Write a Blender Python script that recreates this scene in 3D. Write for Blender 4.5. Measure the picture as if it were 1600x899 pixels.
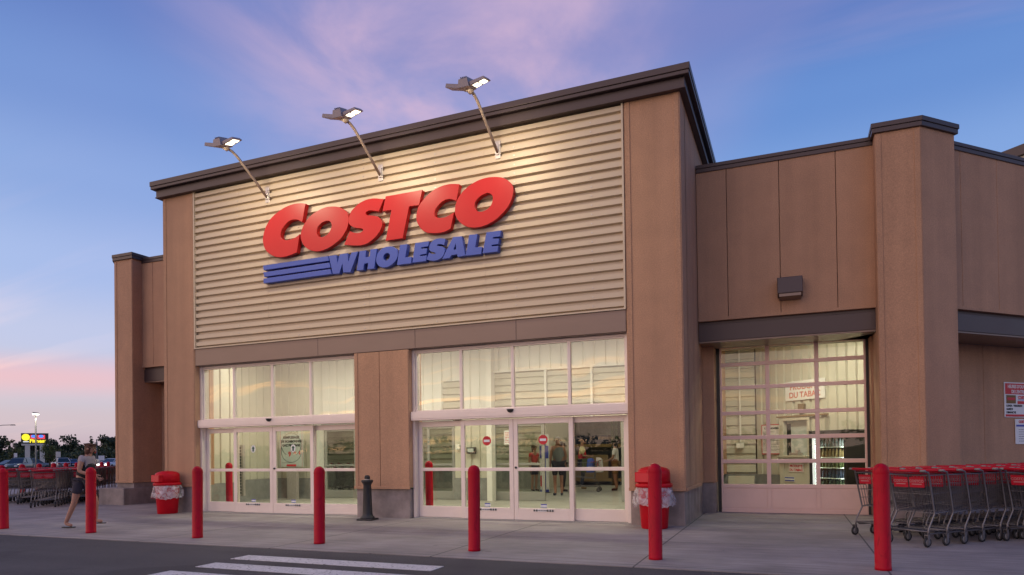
import bpy, bmesh, math, random
from mathutils import Vector, Matrix
random.seed(7)
for o in list(bpy.data.objects): bpy.data.objects.remove(o)
C = bpy.context.scene.collection
SC = bpy.context.scene
R = math.radians

# ------------------------------------------------------------------ camera
cam_d = bpy.data.cameras.new('camera'); cam = bpy.data.objects.new('camera', cam_d); C.objects.link(cam)
cr = Vector((0.92525281, 0.37903317, -0.01376075)); cu = Vector((0.01711286, -0.00547623, 0.99983857)); cw = Vector((-0.37889663, 0.92536688, 0.01155339))
cam.matrix_world = Matrix(((cr.x, cu.x, -cw.x, 0), (cr.y, cu.y, -cw.y, 0), (cr.z, cu.z, -cw.z, 1.33), (0, 0, 0, 1)))
cam_d.sensor_fit = 'HORIZONTAL'; cam_d.sensor_width = 36; cam_d.lens = 1066.92 / 1600 * 36
cam_d.shift_y = 243.9 / 1600
cam_d.clip_start = 0.05; cam_d.clip_end = 6000
SC.camera = cam

# ------------------------------------------------------------------ sky
W = bpy.data.worlds.new('World'); SC.world = W; W.use_nodes = True
def sky():
    nt = W.node_tree; N = nt.nodes; L = nt.links
    for n in list(N): N.remove(n)
    def new(t, **k):
        n = N.new(t)
        for a, b in k.items(): setattr(n, a, b)
        return n
    def val(x): 
        return x
    def math_(op, a, b=None, clamp=False):
        n = new('ShaderNodeMath', operation=op, use_clamp=clamp)
        for i, v in enumerate((a, b)):
            if v is None: continue
            if hasattr(v, 'links'): L.new(v, n.inputs[i])
            else: n.inputs[i].default_value = v
        return n.outputs[0]
    def ramp(fac, stops, interp='LINEAR'):
        n = new('ShaderNodeValToRGB'); n.color_ramp.interpolation = interp
        e = n.color_ramp.elements
        while len(e) > 1: e.remove(e[0])
        e[0].position = stops[0][0]; e[0].color = (*stops[0][1], 1)
        for p, c in stops[1:]:
            k = e.new(p); k.color = (*c, 1)
        L.new(fac, n.inputs[0]); return n.outputs[0]
    def mix(f, a, b, mode='MIX'):
        n = new('ShaderNodeMix', data_type='RGBA', blend_type=mode, clamp_factor=True)
        for i, v in ((0, f), (6, a), (7, b)):
            if hasattr(v, 'links'): L.new(v, n.inputs[i])
            else: n.inputs[i].default_value = v if i == 0 else (*v, 1)
        return n.outputs[2]
    tc = new('ShaderNodeTexCoord'); d = tc.outputs['Generated']
    sp = new('ShaderNodeSeparateXYZ'); L.new(d, sp.inputs[0]); x, y, z = sp.outputs
    zc = math_('MAXIMUM', z, 0.0)
    base = ramp(zc, [(0, (.45, .35, .41)), (.045, (.54, .45, .49)), (.085, (.51, .49, .57)), (.15, (.44, .49, .68)), (.23, (.31, .42, .69)),
                     (.33, (.19, .32, .62)), (.42, (.122, .24, .545)), (.52, (.078, .165, .45)), (1, (.05, .11, .34))], 'EASE')
    # cloud layer: direction projected on a plane high overhead
    zz = math_('ADD', zc, .12)
    u = math_('DIVIDE', x, zz); v = math_('DIVIDE', y, zz)
    cv = new('ShaderNodeCombineXYZ'); L.new(u, cv.inputs[0]); L.new(v, cv.inputs[1])
    def noise(scale, detail, rough, mapping=None, dist=0.0):
        n = new('ShaderNodeTexNoise'); n.inputs['Scale'].default_value = scale; n.inputs['Detail'].default_value = detail
        n.inputs['Roughness'].default_value = rough; n.inputs['Distortion'].default_value = dist
        m = new('ShaderNodeMapping')
        if mapping:
            m.inputs['Rotation'].default_value = (0, 0, mapping[0]); m.inputs['Scale'].default_value = mapping[1]
            if len(mapping) > 2: m.inputs['Location'].default_value = mapping[2]
        L.new(cv.outputs[0], m.inputs[0]); L.new(m.outputs[0], n.inputs['Vector'])
        return n.outputs[0]
    def rng(a, lo, hi):
        n = new('ShaderNodeMapRange', interpolation_type='SMOOTHSTEP'); L.new(a, n.inputs[0])
        n.inputs[1].default_value = lo; n.inputs[2].default_value = hi; return n.outputs[0]
    def dirmask(vec, lo, hi):
        n = new('ShaderNodeVectorMath', operation='DOT_PRODUCT'); L.new(d, n.inputs[0]); q = Vector(vec).normalized(); n.inputs[1].default_value = q
        return rng(n.outputs['Value'], lo, hi)
    big = noise(.55, 3, .55, (R(35), (1, .42, 1), (3.1, 1.7, 0)), .6)
    fine = noise(2.6, 7, .55, (R(60), (1, .8, 1)), .45)
    streak = noise(1.3, 6, .6, (R(-20), (.3, 1.6, 1), (.7, .2, 0)), .5)
    m1 = dirmask((-0.33, .73, .59), .905, .985)
    m2 = dirmask((-.36, .77, .53), .955, 1.0)
    m3 = dirmask((.30, .80, .50), .90, 1.0)
    k = math_('MULTIPLY', rng(fine, .36, .74), rng(big, .30, .62))
    k = math_('MULTIPLY', math_('ADD', math_('MULTIPLY', k, .50), .17), m1)
    k2 = math_('MULTIPLY', math_('MULTIPLY', rng(streak, .45, .75), .30), m3)
    k3 = math_('MULTIPLY', math_('MULTIPLY', m2, math_('ADD', rng(fine, .30, .72), .25)), .40)
    kk = math_('ADD', math_('ADD', k, k2), k3)
    col = mix(math_('MINIMUM', kk, .80), base, (.60, .415, .55))
    glow = math_('MULTIPLY', math_('MULTIPLY', rng(noise(1.0, 4, .5, (0, (.5, .5, 1))), .3, .75), dirmask((-.62, .68, .36), .93, 1.0)), .14)
    col = mix(glow, col, (.50, .42, .66))
    # pink bank low in the north-west
    wob = math_('MULTIPLY', math_('SUBTRACT', noise(.22, 3, .5, (0, (1, 1, 1))), .5), .05)
    h = math_('ABSOLUTE', math_('SUBTRACT', math_('ADD', z, wob), .105))
    band = rng(h, .036, .0)
    wst = dirmask((-.93, .36, .08), .86, .99)
    col = mix(math_('MULTIPLY', math_('MULTIPLY', band, wst), .62), col, (.80, .43, .45))
    # afterglow behind the camera, with orange cloud streaks
    sd = new('ShaderNodeVectorMath', operation='DOT_PRODUCT'); L.new(d, sd.inputs[0]); sd.inputs[1].default_value = Vector((-.74, -.67, .06)).normalized()
    s = math_('POWER', math_('MAXIMUM', sd.outputs['Value'], 0.0), 2.6)
    warm = ramp(zc, [(0, (.85, .52, .40)), (.10, (.92, .72, .60)), (.25, (.85, .76, .74)), (.5, (.55, .5, .62)), (1, (.05, .11, .34))], 'EASE')
    oc = rng(noise(1.3, 5, .55, (R(48), (.28, 1.5, 1)), .5), .52, .64)
    oc = math_('MULTIPLY', oc, rng(zc, .42, .05))
    warm = mix(math_('MULTIPLY', oc, .85), warm, (3.6, 1.9, .80))
    col = mix(s, col, warm)
    # dark below the horizon
    col = mix(rng(z, -.002, -.03), col, (.06, .055, .06))
    bg = new('ShaderNodeBackground'); L.new(col, bg.inputs[0]); bg.inputs[1].default_value = 1.2
    out = new('ShaderNodeOutputWorld'); L.new(bg.outputs[0], out.inputs[0])
sky()

# low soft light of the afterglow
sl = bpy.data.lights.new('afterglow', 'SUN'); so = bpy.data.objects.new('afterglow', sl); C.objects.link(so)
sl.energy = 1.45; sl.angle = R(110); sl.color = (1, .70, .52)
so.rotation_euler = Vector((.58, .80, -.12)).to_track_quat('-Z', 'Y').to_euler()

SC.view_settings.view_transform = 'Standard'; SC.view_settings.look = 'None'; SC.view_settings.gamma = 1; SC.view_settings.exposure = 0
SC.render.engine = 'CYCLES'; SC.cycles.max_bounces = 8; SC.cycles.transparent_max_bounces = 16
SC.cycles.sample_clamp_indirect = 4

# ------------------------------------------------------------------ materials
def mat(name, col, rough=.6, metal=0, noise=0, nscale=8, bump=0, bscale=60, coat=0, spec=None, emit=None, estr=0, detail=4, stretch=(1, 1, 1), col2=None, sheen=0):
    m = bpy.data.materials.new(name); m.use_nodes = True; nt = m.node_tree; b = nt.nodes['Principled BSDF']
    b.inputs['Base Color'].default_value = (*col, 1); b.inputs['Roughness'].default_value = rough; b.inputs['Metallic'].default_value = metal
    if coat: b.inputs['Coat Weight'].default_value = coat; b.inputs['Coat Roughness'].default_value = .12
    if spec is not None: b.inputs['Specular IOR Level'].default_value = spec
    if emit: b.inputs['Emission Color'].default_value = (*emit, 1); b.inputs['Emission Strength'].default_value = estr
    if noise or bump:
        tc = nt.nodes.new('ShaderNodeTexCoord'); mp = nt.nodes.new('ShaderNodeMapping'); mp.inputs['Scale'].default_value = stretch
        nt.links.new(tc.outputs['Object'], mp.inputs[0])
    if noise:
        n = nt.nodes.new('ShaderNodeTexNoise'); n.inputs['Scale'].default_value = nscale; n.inputs['Detail'].default_value = detail; n.inputs['Roughness'].default_value = .62
        nt.links.new(mp.outputs[0], n.inputs['Vector'])
        r = nt.nodes.new('ShaderNodeValToRGB'); e = r.color_ramp.elements
        lo = tuple(c * (1 - noise) for c in col); hi = col2 or tuple(min(1, c * (1 + noise)) for c in col)
        e[0].position = .3; e[0].color = (*lo, 1); e[1].position = .7; e[1].color = (*hi, 1)
        nt.links.new(n.outputs[0], r.inputs[0]); nt.links.new(r.outputs[0], b.inputs['Base Color'])
        rr = nt.nodes.new('ShaderNodeMapRange'); rr.inputs[3].default_value = max(.03, rough - .08); rr.inputs[4].default_value = min(1, rough + .1)
        nt.links.new(n.outputs[0], rr.inputs[0]); nt.links.new(rr.outputs[0], b.inputs['Roughness'])
    if bump:
        n2 = nt.nodes.new('ShaderNodeTexNoise'); n2.inputs['Scale'].default_value = bscale; n2.inputs['Detail'].default_value = 3
        nt.links.new(mp.outputs[0], n2.inputs['Vector'])
        bp = nt.nodes.new('ShaderNodeBump'); bp.inputs['Strength'].default_value = bump; bp.inputs['Distance'].default_value = .01
        nt.links.new(n2.outputs[0], bp.inputs['Height']); nt.links.new(bp.outputs[0], b.inputs['Normal'])
    return m

def glass_mat(name, tint, wave=.35, wscale=1.2, f0=.07):
    m = bpy.data.materials.new(name); m.use_nodes = True; nt = m.node_tree; N = nt.nodes; L = nt.links
    for n in list(N): N.remove(n)
    t = N.new('ShaderNodeBsdfTransparent'); t.inputs[0].default_value = (*tint, 1)
    g = N.new('ShaderNodeBsdfGlossy'); g.inputs['Roughness'].default_value = .012
    lw = N.new('ShaderNodeLayerWeight'); lw.inputs['Blend'].default_value = .5
    p = N.new('ShaderNodeMath'); p.operation = 'POWER'; L.new(lw.outputs['Facing'], p.inputs[0]); p.inputs[1].default_value = 4
    ma = N.new('ShaderNodeMath'); ma.operation = 'MULTIPLY_ADD'; L.new(p.outputs[0], ma.inputs[0]); ma.inputs[1].default_value = .8; ma.inputs[2].default_value = f0
    tc = N.new('ShaderNodeTexCoord'); no = N.new('ShaderNodeTexNoise'); no.inputs['Scale'].default_value = wscale; no.inputs['Detail'].default_value = 1
    L.new(tc.outputs['Object'], no.inputs['Vector'])
    bp = N.new('ShaderNodeBump'); bp.inputs['Strength'].default_value = wave; bp.inputs['Distance'].default_value = .05
    L.new(no.outputs[0], bp.inputs['Height']); L.new(bp.outputs[0], g.inputs['Normal'])
    mx = N.new('ShaderNodeMixShader'); L.new(ma.outputs[0], mx.inputs[0]); L.new(t.outputs[0], mx.inputs[1]); L.new(g.outputs[0], mx.inputs[2])
    o = N.new('ShaderNodeOutputMaterial'); L.new(mx.outputs[0], o.inputs[0]); return m

def slab_mat():
    m = mat('walkway_concrete', (.315, .272, .255), .75, noise=.22, nscale=1.1, bump=.25, bscale=120, detail=8)
    nt = m.node_tree; N = nt.nodes; L = nt.links; b = N['Principled BSDF']
    tc = N.new('ShaderNodeTexCoord'); sp = N.new('ShaderNodeSeparateXYZ'); L.new(tc.outputs['Object'], sp.inputs[0])
    def line(sock, off, pitch, wd):
        a = N.new('ShaderNodeMath'); a.operation = 'ADD'; L.new(sock, a.inputs[0]); a.inputs[1].default_value = off
        q = N.new('ShaderNodeMath'); q.operation = 'PINGPONG'; L.new(a.outputs[0], q.inputs[0]); q.inputs[1].default_value = pitch / 2
        c = N.new('ShaderNodeMath'); c.operation = 'LESS_THAN'; L.new(q.outputs[0], c.inputs[0]); c.inputs[1].default_value = wd; return c.outputs[0]
    a = line(sp.outputs[0], 1.69, 2.62, .011); c = line(sp.outputs[1], -9.95, 2.1, .008)
    mxm = N.new('ShaderNodeMath'); mxm.operation = 'MAXIMUM'; L.new(a, mxm.inputs[0]); L.new(c, mxm.inputs[1])
    # broom streaks and blotches of wear
    n = N.new('ShaderNodeTexNoise'); n.inputs['Scale'].default_value = 3; n.inputs['Detail'].default_value = 6
    mp = N.new('ShaderNodeMapping'); mp.inputs['Scale'].default_value = (.35, 4, 1); L.new(tc.outputs['Object'], mp.inputs[0]); L.new(mp.outputs[0], n.inputs['Vector'])
    r = N.new('ShaderNodeValToRGB'); r.color_ramp.elements[0].position = .3; r.color_ramp.elements[0].color = (.80, .80, .80, 1); r.color_ramp.elements[1].position = .7; r.color_ramp.elements[1].color = (1.1, 1.1, 1.1, 1)
    L.new(n.outputs[0], r.inputs[0])
    src = b.inputs['Base Color'].links[0].from_socket
    mu = N.new('ShaderNodeMix'); mu.data_type = 'RGBA'; mu.blend_type = 'MULTIPLY'; mu.inputs[0].default_value = 1
    L.new(src, mu.inputs[6]); L.new(r.outputs[0], mu.inputs[7])
    mj = N.new('ShaderNodeMix'); mj.data_type = 'RGBA'; L.new(mxm.outputs[0], mj.inputs[0]); L.new(mu.outputs[2], mj.inputs[6]); mj.inputs[7].default_value = (.09, .08, .08, 1)
    L.new(mj.outputs[2], b.inputs['Base Color'])
    return m

def worn_paint():
    m = mat('road_paint', (.62, .58, .58), .6, noise=.12, nscale=6, bump=.3, bscale=150)
    nt = m.node_tree; N = nt.nodes; L = nt.links; b = N['Principled BSDF']; src = b.inputs['Base Color'].links[0].from_socket
    tc = N.new('ShaderNodeTexCoord'); n = N.new('ShaderNodeTexNoise'); n.inputs['Scale'].default_value = 28; n.inputs['Detail'].default_value = 8; L.new(tc.outputs['Object'], n.inputs['Vector'])
    r = N.new('ShaderNodeValToRGB'); r.color_ramp.elements[0].position = .33; r.color_ramp.elements[0].color = (0, 0, 0, 1); r.color_ramp.elements[1].position = .42; r.color_ramp.elements[1].color = (1, 1, 1, 1)
    L.new(n.outputs[0], r.inputs[0]); mx = N.new('ShaderNodeMix'); mx.data_type = 'RGBA'; L.new(r.outputs[0], mx.inputs[0]); mx.inputs[6].default_value = (.14, .125, .125, 1); L.new(src, mx.inputs[7]); L.new(mx.outputs[2], b.inputs['Base Color'])
    return m

def mulnoise(m, scale, stretch, lo, hi, p0=.3, p1=.7, detail=5, dist=0, coord='Object'):
    # multiply the base colour by a stretched noise: streaks, blotches or grain
    nt = m.node_tree; N = nt.nodes; L = nt.links; b = N['Principled BSDF']; src = b.inputs['Base Color'].links[0].from_socket
    tc = N.new('ShaderNodeTexCoord'); mp = N.new('ShaderNodeMapping'); mp.inputs['Scale'].default_value = stretch; L.new(tc.outputs[coord], mp.inputs[0])
    n = N.new('ShaderNodeTexNoise'); n.inputs['Scale'].default_value = scale; n.inputs['Detail'].default_value = detail; n.inputs['Distortion'].default_value = dist; L.new(mp.outputs[0], n.inputs['Vector'])
    r = N.new('ShaderNodeMapRange'); r.inputs[1].default_value = p0; r.inputs[2].default_value = p1; r.inputs[3].default_value = lo; r.inputs[4].default_value = hi; L.new(n.outputs[0], r.inputs[0])
    mx = N.new('ShaderNodeMix'); mx.data_type = 'RGBA'; mx.blend_type = 'MULTIPLY'; mx.inputs[0].default_value = 1
    cb = N.new('ShaderNodeCombineColor'); [L.new(r.outputs[0], cb.inputs[i]) for i in range(3)]
    L.new(src, mx.inputs[6]); L.new(cb.outputs[0], mx.inputs[7]); L.new(mx.outputs[2], b.inputs['Base Color'])
def spots(m, scale, size, dark):
    nt = m.node_tree; N = nt.nodes; L = nt.links; b = N['Principled BSDF']; src = b.inputs['Base Color'].links[0].from_socket
    tc = N.new('ShaderNodeTexCoord'); v = N.new('ShaderNodeTexVoronoi'); v.inputs['Scale'].default_value = scale; L.new(tc.outputs['Object'], v.inputs['Vector'])
    r = N.new('ShaderNodeMapRange'); r.inputs[1].default_value = size * .7; r.inputs[2].default_value = size; r.inputs[3].default_value = dark; r.inputs[4].default_value = 1; L.new(v.outputs['Distance'], r.inputs[0])
    mx = N.new('ShaderNodeMix'); mx.data_type = 'RGBA'; mx.blend_type = 'MULTIPLY'; mx.inputs[0].default_value = 1
    cb = N.new('ShaderNodeCombineColor'); [L.new(r.outputs[0], cb.inputs[i]) for i in range(3)]
    L.new(src, mx.inputs[6]); L.new(cb.outputs[0], mx.inputs[7]); L.new(mx.outputs[2], b.inputs['Base Color'])
def stucco_mat():
    m = mat('tan_stucco', (.49, .278, .168), .88, noise=.07, nscale=2.2, bump=.75, bscale=95, detail=8)
    mulnoise(m, 1.0, (2.8, 2.8, .12), .88, 1.05, .32, .66, 7); mulnoise(m, 55, (1, 1, 1), .86, 1.12, .3, .7, 2); return m
def asphalt_mat():
    m = mat('asphalt', (.072, .062, .065), .82, noise=.16, nscale=1.3, bump=1.0, bscale=140, detail=9)
    mulnoise(m, 90, (1, 1, 1), .55, 1.5, .3, .7, 2); mulnoise(m, .8, (.25, 2.2, 1), .86, 1.12, .35, .65, 5); mulnoise(m, .55, (1, 1, 1), .72, 1.02, .34, .46, 6, 1.5); return m
def bollard_mat():
    m = mat('red_sleeve', (.45, .0025, .017), .42, spec=.16, noise=.12, nscale=3, bump=.05, bscale=30)
    mulnoise(m, 7, (1.5, 1.5, .5), .62, 1.0, .30, .42, 7, 1.2); mulnoise(m, 40, (1, 1, .15), .80, 1.0, .30, .40, 4); return m
M = dict(
    stucco=stucco_mat(),
    brown=mat('brown_metal', (.075, .050, .048), .42, metal=.25, noise=.1, nscale=1.2, stretch=(.3, 1, 1)),
    fascia=mat('fascia_metal', (.21, .15, .125), .38, metal=.35, noise=.10, nscale=1.4, stretch=(.3, 1, 1)),
    siding=mat('beige_siding', (.56, .455, .33), .46, metal=.12, noise=.05, nscale=1.5, stretch=(.2, 1, 1)),
    concrete=mat('plinth_concrete', (.30, .245, .225), .85, noise=.28, nscale=3.0, bump=.5, bscale=40, detail=9),
    walk=slab_mat(),
    asphalt=asphalt_mat(),
    paint=worn_paint(),
    alum=mat('anodised_frame', (.80, .69, .63), .45, metal=.25, noise=.05, nscale=2),
    dooralum=mat('roller_frame', (.80, .57, .50), .45, metal=.25, noise=.05, nscale=2),
    grey_alum=mat('inner_frame', (.36, .36, .34), .4, metal=.4),
    dark=mat('black_plastic', (.02, .02, .02), .45),
    red=bollard_mat(),
    binred=mat('red_bin', (.52, .004, .014), .45, spec=.2, noise=.06, nscale=4),
    signred=mat('sign_red', (.50, .010, .010), .34, spec=.35, noise=.04, nscale=1.2),
    signblue=mat('sign_blue', (.042, .082, .39), .40, noise=.05, nscale=2),
    lampgrey=mat('lamp_housing', (.34, .28, .28), .5, metal=.1),
    armgrey=mat('lamp_arm', (.36, .28, .23), .5, metal=.1),
    galv=mat('galvanised', (.55, .50, .47), .4, metal=.6, noise=.08, nscale=20),
    lens=mat('led_lens', (.9, .9, .85), .3, emit=(1, .88, .66), estr=3.5),
    inwall=mat('inner_siding', (.58, .55, .45), .5, noise=.05, nscale=2),
    inwhite=mat('inner_white', (.80, .79, .73), .55, noise=.04, nscale=2),
    infloor=mat('inner_floor', (.34, .325, .29), .5, noise=.15, nscale=2, detail=6),
    inconc=mat('inner_plinth', (.26, .26, .245), .8, noise=.2, nscale=4),
    ceil=mat('inner_ceiling', (.55, .53, .47), .8),
    glass=glass_mat('pane_glass', (.90, .93, .88), .10, .9, .042),
    glass_up=glass_mat('transom_glass', (.90, .92, .90), .20, .8, .095),
    white=mat('white_card', (.80, .79, .78), .6),
    cardgrey=mat('poster_grey', (.50, .55, .52), .6),
    black=mat('black_ink', (.012, .012, .012), .6),
    inkred=mat('red_ink', (.60, .02, .03), .5),
    inkgreen=mat('green_ink', (.01, .09, .05), .5),
    inkblue=mat('blue_ink', (.05, .07, .40), .5),
    chrome=mat('cart_steel', (.20, .185, .19), .45, metal=.6),
    faded=mat('faded_print', (.42, .22, .23), .6),
    cartred=mat('cart_red', (.42, .006, .022), .5, spec=.3),
    rubber=mat('rubber', (.02, .02, .022), .7),
    wheelgrey=mat('wheel_grey', (.2, .19, .19), .5),
    ash=mat('cast_black', (.022, .020, .021), .5, noise=.2, nscale=12),
    skin=mat('skin', (.40, .20, .135), .6), skin2=mat('skin_dark', (.33, .17, .11), .55),
    hair=mat('hair_brown', (.09, .035, .02), .6), hairgrey=mat('hair_grey', (.30, .29, .28), .6), hairblack=mat('hair_black', (.015, .012, .012), .6),
    cblack=mat('cloth_black', (.018, .017, .020), .85), cpale=mat('cloth_pale', (.34, .30, .32), .9), signinkred=mat('sign_ink_red', (.62, .13, .08), .6), cwhite=mat('cloth_white', (.70, .66, .66), .85), cgrey=mat('cloth_grey', (.20, .22, .23), .9),
    cred=mat('cloth_red', (.52, .02, .03), .85), cyellow=mat('cloth_yellow', (.68, .60, .33), .85), cnavy=mat('cloth_navy', (.02, .025, .05), .9), cblue=mat('cloth_blue', (.06, .12, .55), .8), cbrown=mat('cloth_brown', (.22, .14, .06), .9),
    cshorts=mat('cloth_shorts', (.035, .03, .045), .9),
    steel=mat('pole_steel', (.10, .10, .10), .5, metal=.4),
    grass=mat('verge_grass', (.055, .075, .028), .95, noise=.4, nscale=.5, detail=8),
    bark=mat('bark', (.05, .038, .03), .95),
)
def leafmat(name, a, b):
    return mat(name, a, .75, noise=.4, nscale=.35, col2=b)
spots(M['walk'], 1.6, .035, .55); spots(M['walk'], .9, .05, .72); mulnoise(M['walk'], 120, (1, 1, 1), .82, 1.15, .3, .7, 2); mulnoise(M['walk'], .5, (.6, 1, 1), .86, 1.06, .35, .6, 6, 1)
mulnoise(M['concrete'], 1.2, (3, 3, .3), .78, 1.1, .3, .7, 6)
M['leaf'] = leafmat('leaf_dark', (.022, .036, .018), (.040, .060, .024))
M['leaf2'] = leafmat('leaf_mid', (.030, .048, .020), (.055, .075, .028))
M['leaf3'] = leafmat('leaf_young', (.06, .08, .02), (.09, .11, .03))
M['bag'] = None
def bag_mat():
    m = bpy.data.materials.new('clear_bag'); m.use_nodes = True; nt = m.node_tree; N = nt.nodes; L = nt.links
    for n in list(N): N.remove(n)
    t = N.new('ShaderNodeBsdfTransparent'); t.inputs[0].default_value = (.93, .92, .93, 1)
    d = N.new('ShaderNodeBsdfPrincipled'); d.inputs['Base Color'].default_value = (.78, .74, .76, 1); d.inputs['Roughness'].default_value = .2
    tc = N.new('ShaderNodeTexCoord'); n = N.new('ShaderNodeTexNoise'); n.inputs['Scale'].default_value = 9; n.inputs['Detail'].default_value = 4; n.inputs['Distortion'].default_value = 1.2
    L.new(tc.outputs['Object'], n.inputs['Vector'])
    r = N.new('ShaderNodeMapRange'); r.inputs[1].default_value = .35; r.inputs[2].default_value = .7; r.inputs[3].default_value = .18; r.inputs[4].default_value = .75; L.new(n.outputs[0], r.inputs[0])
    bp = N.new('ShaderNodeBump'); bp.inputs['Strength'].default_value = .8; bp.inputs['Distance'].default_value = .03; L.new(n.outputs[0], bp.inputs['Height']); L.new(bp.outputs[0], d.inputs['Normal'])
    mx = N.new('ShaderNodeMixShader'); L.new(r.outputs[0], mx.inputs[0]); L.new(t.outputs[0], mx.inputs[1]); L.new(d.outputs[0], mx.inputs[2])
    o = N.new('ShaderNodeOutputMaterial'); L.new(mx.outputs[0], o.inputs[0]); return m
M['bag'] = bag_mat()

# ------------------------------------------------------------------ mesh helpers
class MB:
    def __init__(s): s.v = []; s.f = []; s.s = []
    def add(s, vs, fs, smooth=False):
        n = len(s.v); s.v += [tuple(map(float, p)) for p in vs]
        for f in fs: s.f.append(tuple(i + n for i in f)); s.s.append(smooth)
        return s
    def box(s, x0, x1, y0, y1, z0, z1):
        vs = [(x, y, z) for z in (z0, z1) for y in (y0, y1) for x in (x0, x1)]
        return s.add(vs, [(0, 2, 3, 1), (4, 5, 7, 6), (0, 1, 5, 4), (2, 6, 7, 3), (0, 4, 6, 2), (1, 3, 7, 5)])
    def hexa(s, p):   # 8 points: 4 bottom ring, 4 top ring
        return s.add(p, [(3, 2, 1, 0), (4, 5, 6, 7), (0, 1, 5, 4), (1, 2, 6, 5), (2, 3, 7, 6), (3, 0, 4, 7)])
    def obox(s, fr, s0, s1, d0, d1, z0, z1):
        P = [fr(a, b, c) for c in (z0, z1) for (a, b) in ((s0, d0), (s1, d0), (s1, d1), (s0, d1))]
        return s.hexa(P)
    def prism(s, poly, z0, z1):
        n = len(poly); vs = [(x, y, z0) for x, y in poly] + [(x, y, z1) for x, y in poly]
        return s.add(vs, [tuple(range(n - 1, -1, -1)), tuple(range(n, 2 * n))] + [(i, (i + 1) % n, n + (i + 1) % n, n + i) for i in range(n)])
    def tube(s, pts, r, n=6, caps=True, smooth=True):
        pts = [Vector(p) for p in pts]; rr = r if isinstance(r, (list, tuple)) else [r] * len(pts)
        vs = []; up = None
        for i, p in enumerate(pts):
            t = (pts[min(i + 1, len(pts) - 1)] - pts[max(i - 1, 0)]).normalized()
            if up is None:
                a = Vector((0, 0, 1)) if abs(t.z) < .9 else Vector((1, 0, 0)); up = (a - t * a.dot(t)).normalized()
            else: up = (up - t * up.dot(t)).normalized()
            b = t.cross(up)
            for k in range(n):
                q = 2 * math.pi * (k + .5) / n; vs.append(p + (up * math.cos(q) + b * math.sin(q)) * rr[i])
        fs = [(i * n + k, i * n + (k + 1) % n, (i + 1) * n + (k + 1) % n, (i + 1) * n + k) for i in range(len(pts) - 1) for k in range(n)]
        s.add(vs, fs, smooth)
        if caps:
            m = len(pts) - 1; base = len(s.v) - len(vs)
            s.f.append(tuple(base + k for k in range(n - 1, -1, -1))); s.s.append(False)
            s.f.append(tuple(base + m * n + k for k in range(n))); s.s.append(False)
        return s
    def lathe(s, prof, n=24, c=(0, 0, 0), sx=1, sy=1, smooth=True, caps=True):
        vs = [(c[0] + r * sx * math.cos(2 * math.pi * k / n), c[1] + r * sy * math.sin(2 * math.pi * k / n), c[2] + z) for r, z in prof for k in range(n)]
        m = len(prof)
        fs = [(i * n + k, i * n + (k + 1) % n, (i + 1) * n + (k + 1) % n, (i + 1) * n + k) for i in range(m - 1) for k in range(n)]
        b = len(s.v); s.add(vs, fs, smooth)
        if caps:
            s.f.append(tuple(b + k for k in range(n - 1, -1, -1))); s.s.append(False)
            s.f.append(tuple(b + (m - 1) * n + k for k in range(n))); s.s.append(smooth)
        return s
    def ball(s, c, r, n=10, m=6, sz=1):
        prof = [(max(1e-4, r * math.sin(math.pi * i / m)), -r * sz * math.cos(math.pi * i / m)) for i in range(m + 1)]
        return s.lathe(prof, n, c, caps=False)
    def xf(s, mtx):
        s.v = [tuple(mtx @ Vector(p)) for p in s.v]; return s
    def join(s, o):
        n = len(s.v); s.v += o.v; s.f += [tuple(i + n for i in f) for f in o.f]; s.s += o.s; return s

def worigin(o):
    p = Vector((0, 0, 0))
    while o: p += o.location; o = o.parent
    return p
def part(name, mb, m, parent=None, bevel=0, label=None):
    off = worigin(parent) if parent else Vector((0, 0, 0))
    me = bpy.data.meshes.new(name); me.from_pydata([tuple(Vector(p) - off) for p in mb.v], [], mb.f)
    me.polygons.foreach_set('use_smooth', mb.s); me.materials.append(M[m] if isinstance(m, str) else m); me.update()
    o = bpy.data.objects.new(name, me); C.objects.link(o)
    if parent: o.parent = parent
    if bevel:
        b = o.modifiers.new('b', 'BEVEL'); b.width = bevel; b.segments = 2; b.limit_method = 'ANGLE'; b.angle_limit = R(40)
    if label: o['label'] = label
    return o
def tag(o, label, cat, group=None):
    o['label'] = label; o['category'] = cat
    if group: o['group'] = group
    return o
def thing(name, label, cat, loc=(0, 0, 0), group=None):
    o = bpy.data.objects.new(name, None); C.objects.link(o); o.location = loc; o.empty_display_size = .2
    return tag(o, label, cat, group)
def struct(name, mb, m, kind='structure'):
    o = part(name, mb, m); o['kind'] = kind; return o
def copy_tree(o, parent=None):
    c = o.copy(); C.objects.link(c)
    if parent: c.parent = parent
    for ch in [q for q in bpy.data.objects if q.parent == o]: copy_tree(ch, c)
    return c
def frame(ox, oy, ux, uy):
    l = math.hypot(ux, uy); ux /= l; uy /= l; nx, ny = uy, -ux     # outward normal is to the right of u
    return lambda a, d, z: (ox + ux * a + nx * d, oy + uy * a + ny * d, z)
_tc = {}
def text_mb(body, size=1.0, bold=0.0, align='CENTER', depth=.0015, xscale=1.0):
    cu_ = bpy.data.curves.new('t', 'FONT'); cu_.body = body; cu_.size = size; cu_.offset = bold; cu_.extrude = depth; cu_.align_x = align; cu_.resolution_u = 3; cu_.space_line = .85
    ob = bpy.data.objects.new('t', cu_); C.objects.link(ob)
    dg = bpy.context.evaluated_depsgraph_get(); me = bpy.data.meshes.new_from_object(ob.evaluated_get(dg))
    mb = MB(); mb.v = [(v.co.x * xscale, v.co.y, v.co.z) for v in me.vertices]; mb.f = [tuple(p.vertices) for p in me.polygons]; mb.s = [False] * len(mb.f)
    bpy.data.objects.remove(ob); bpy.data.curves.remove(cu_); bpy.data.meshes.remove(me); return mb
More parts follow.
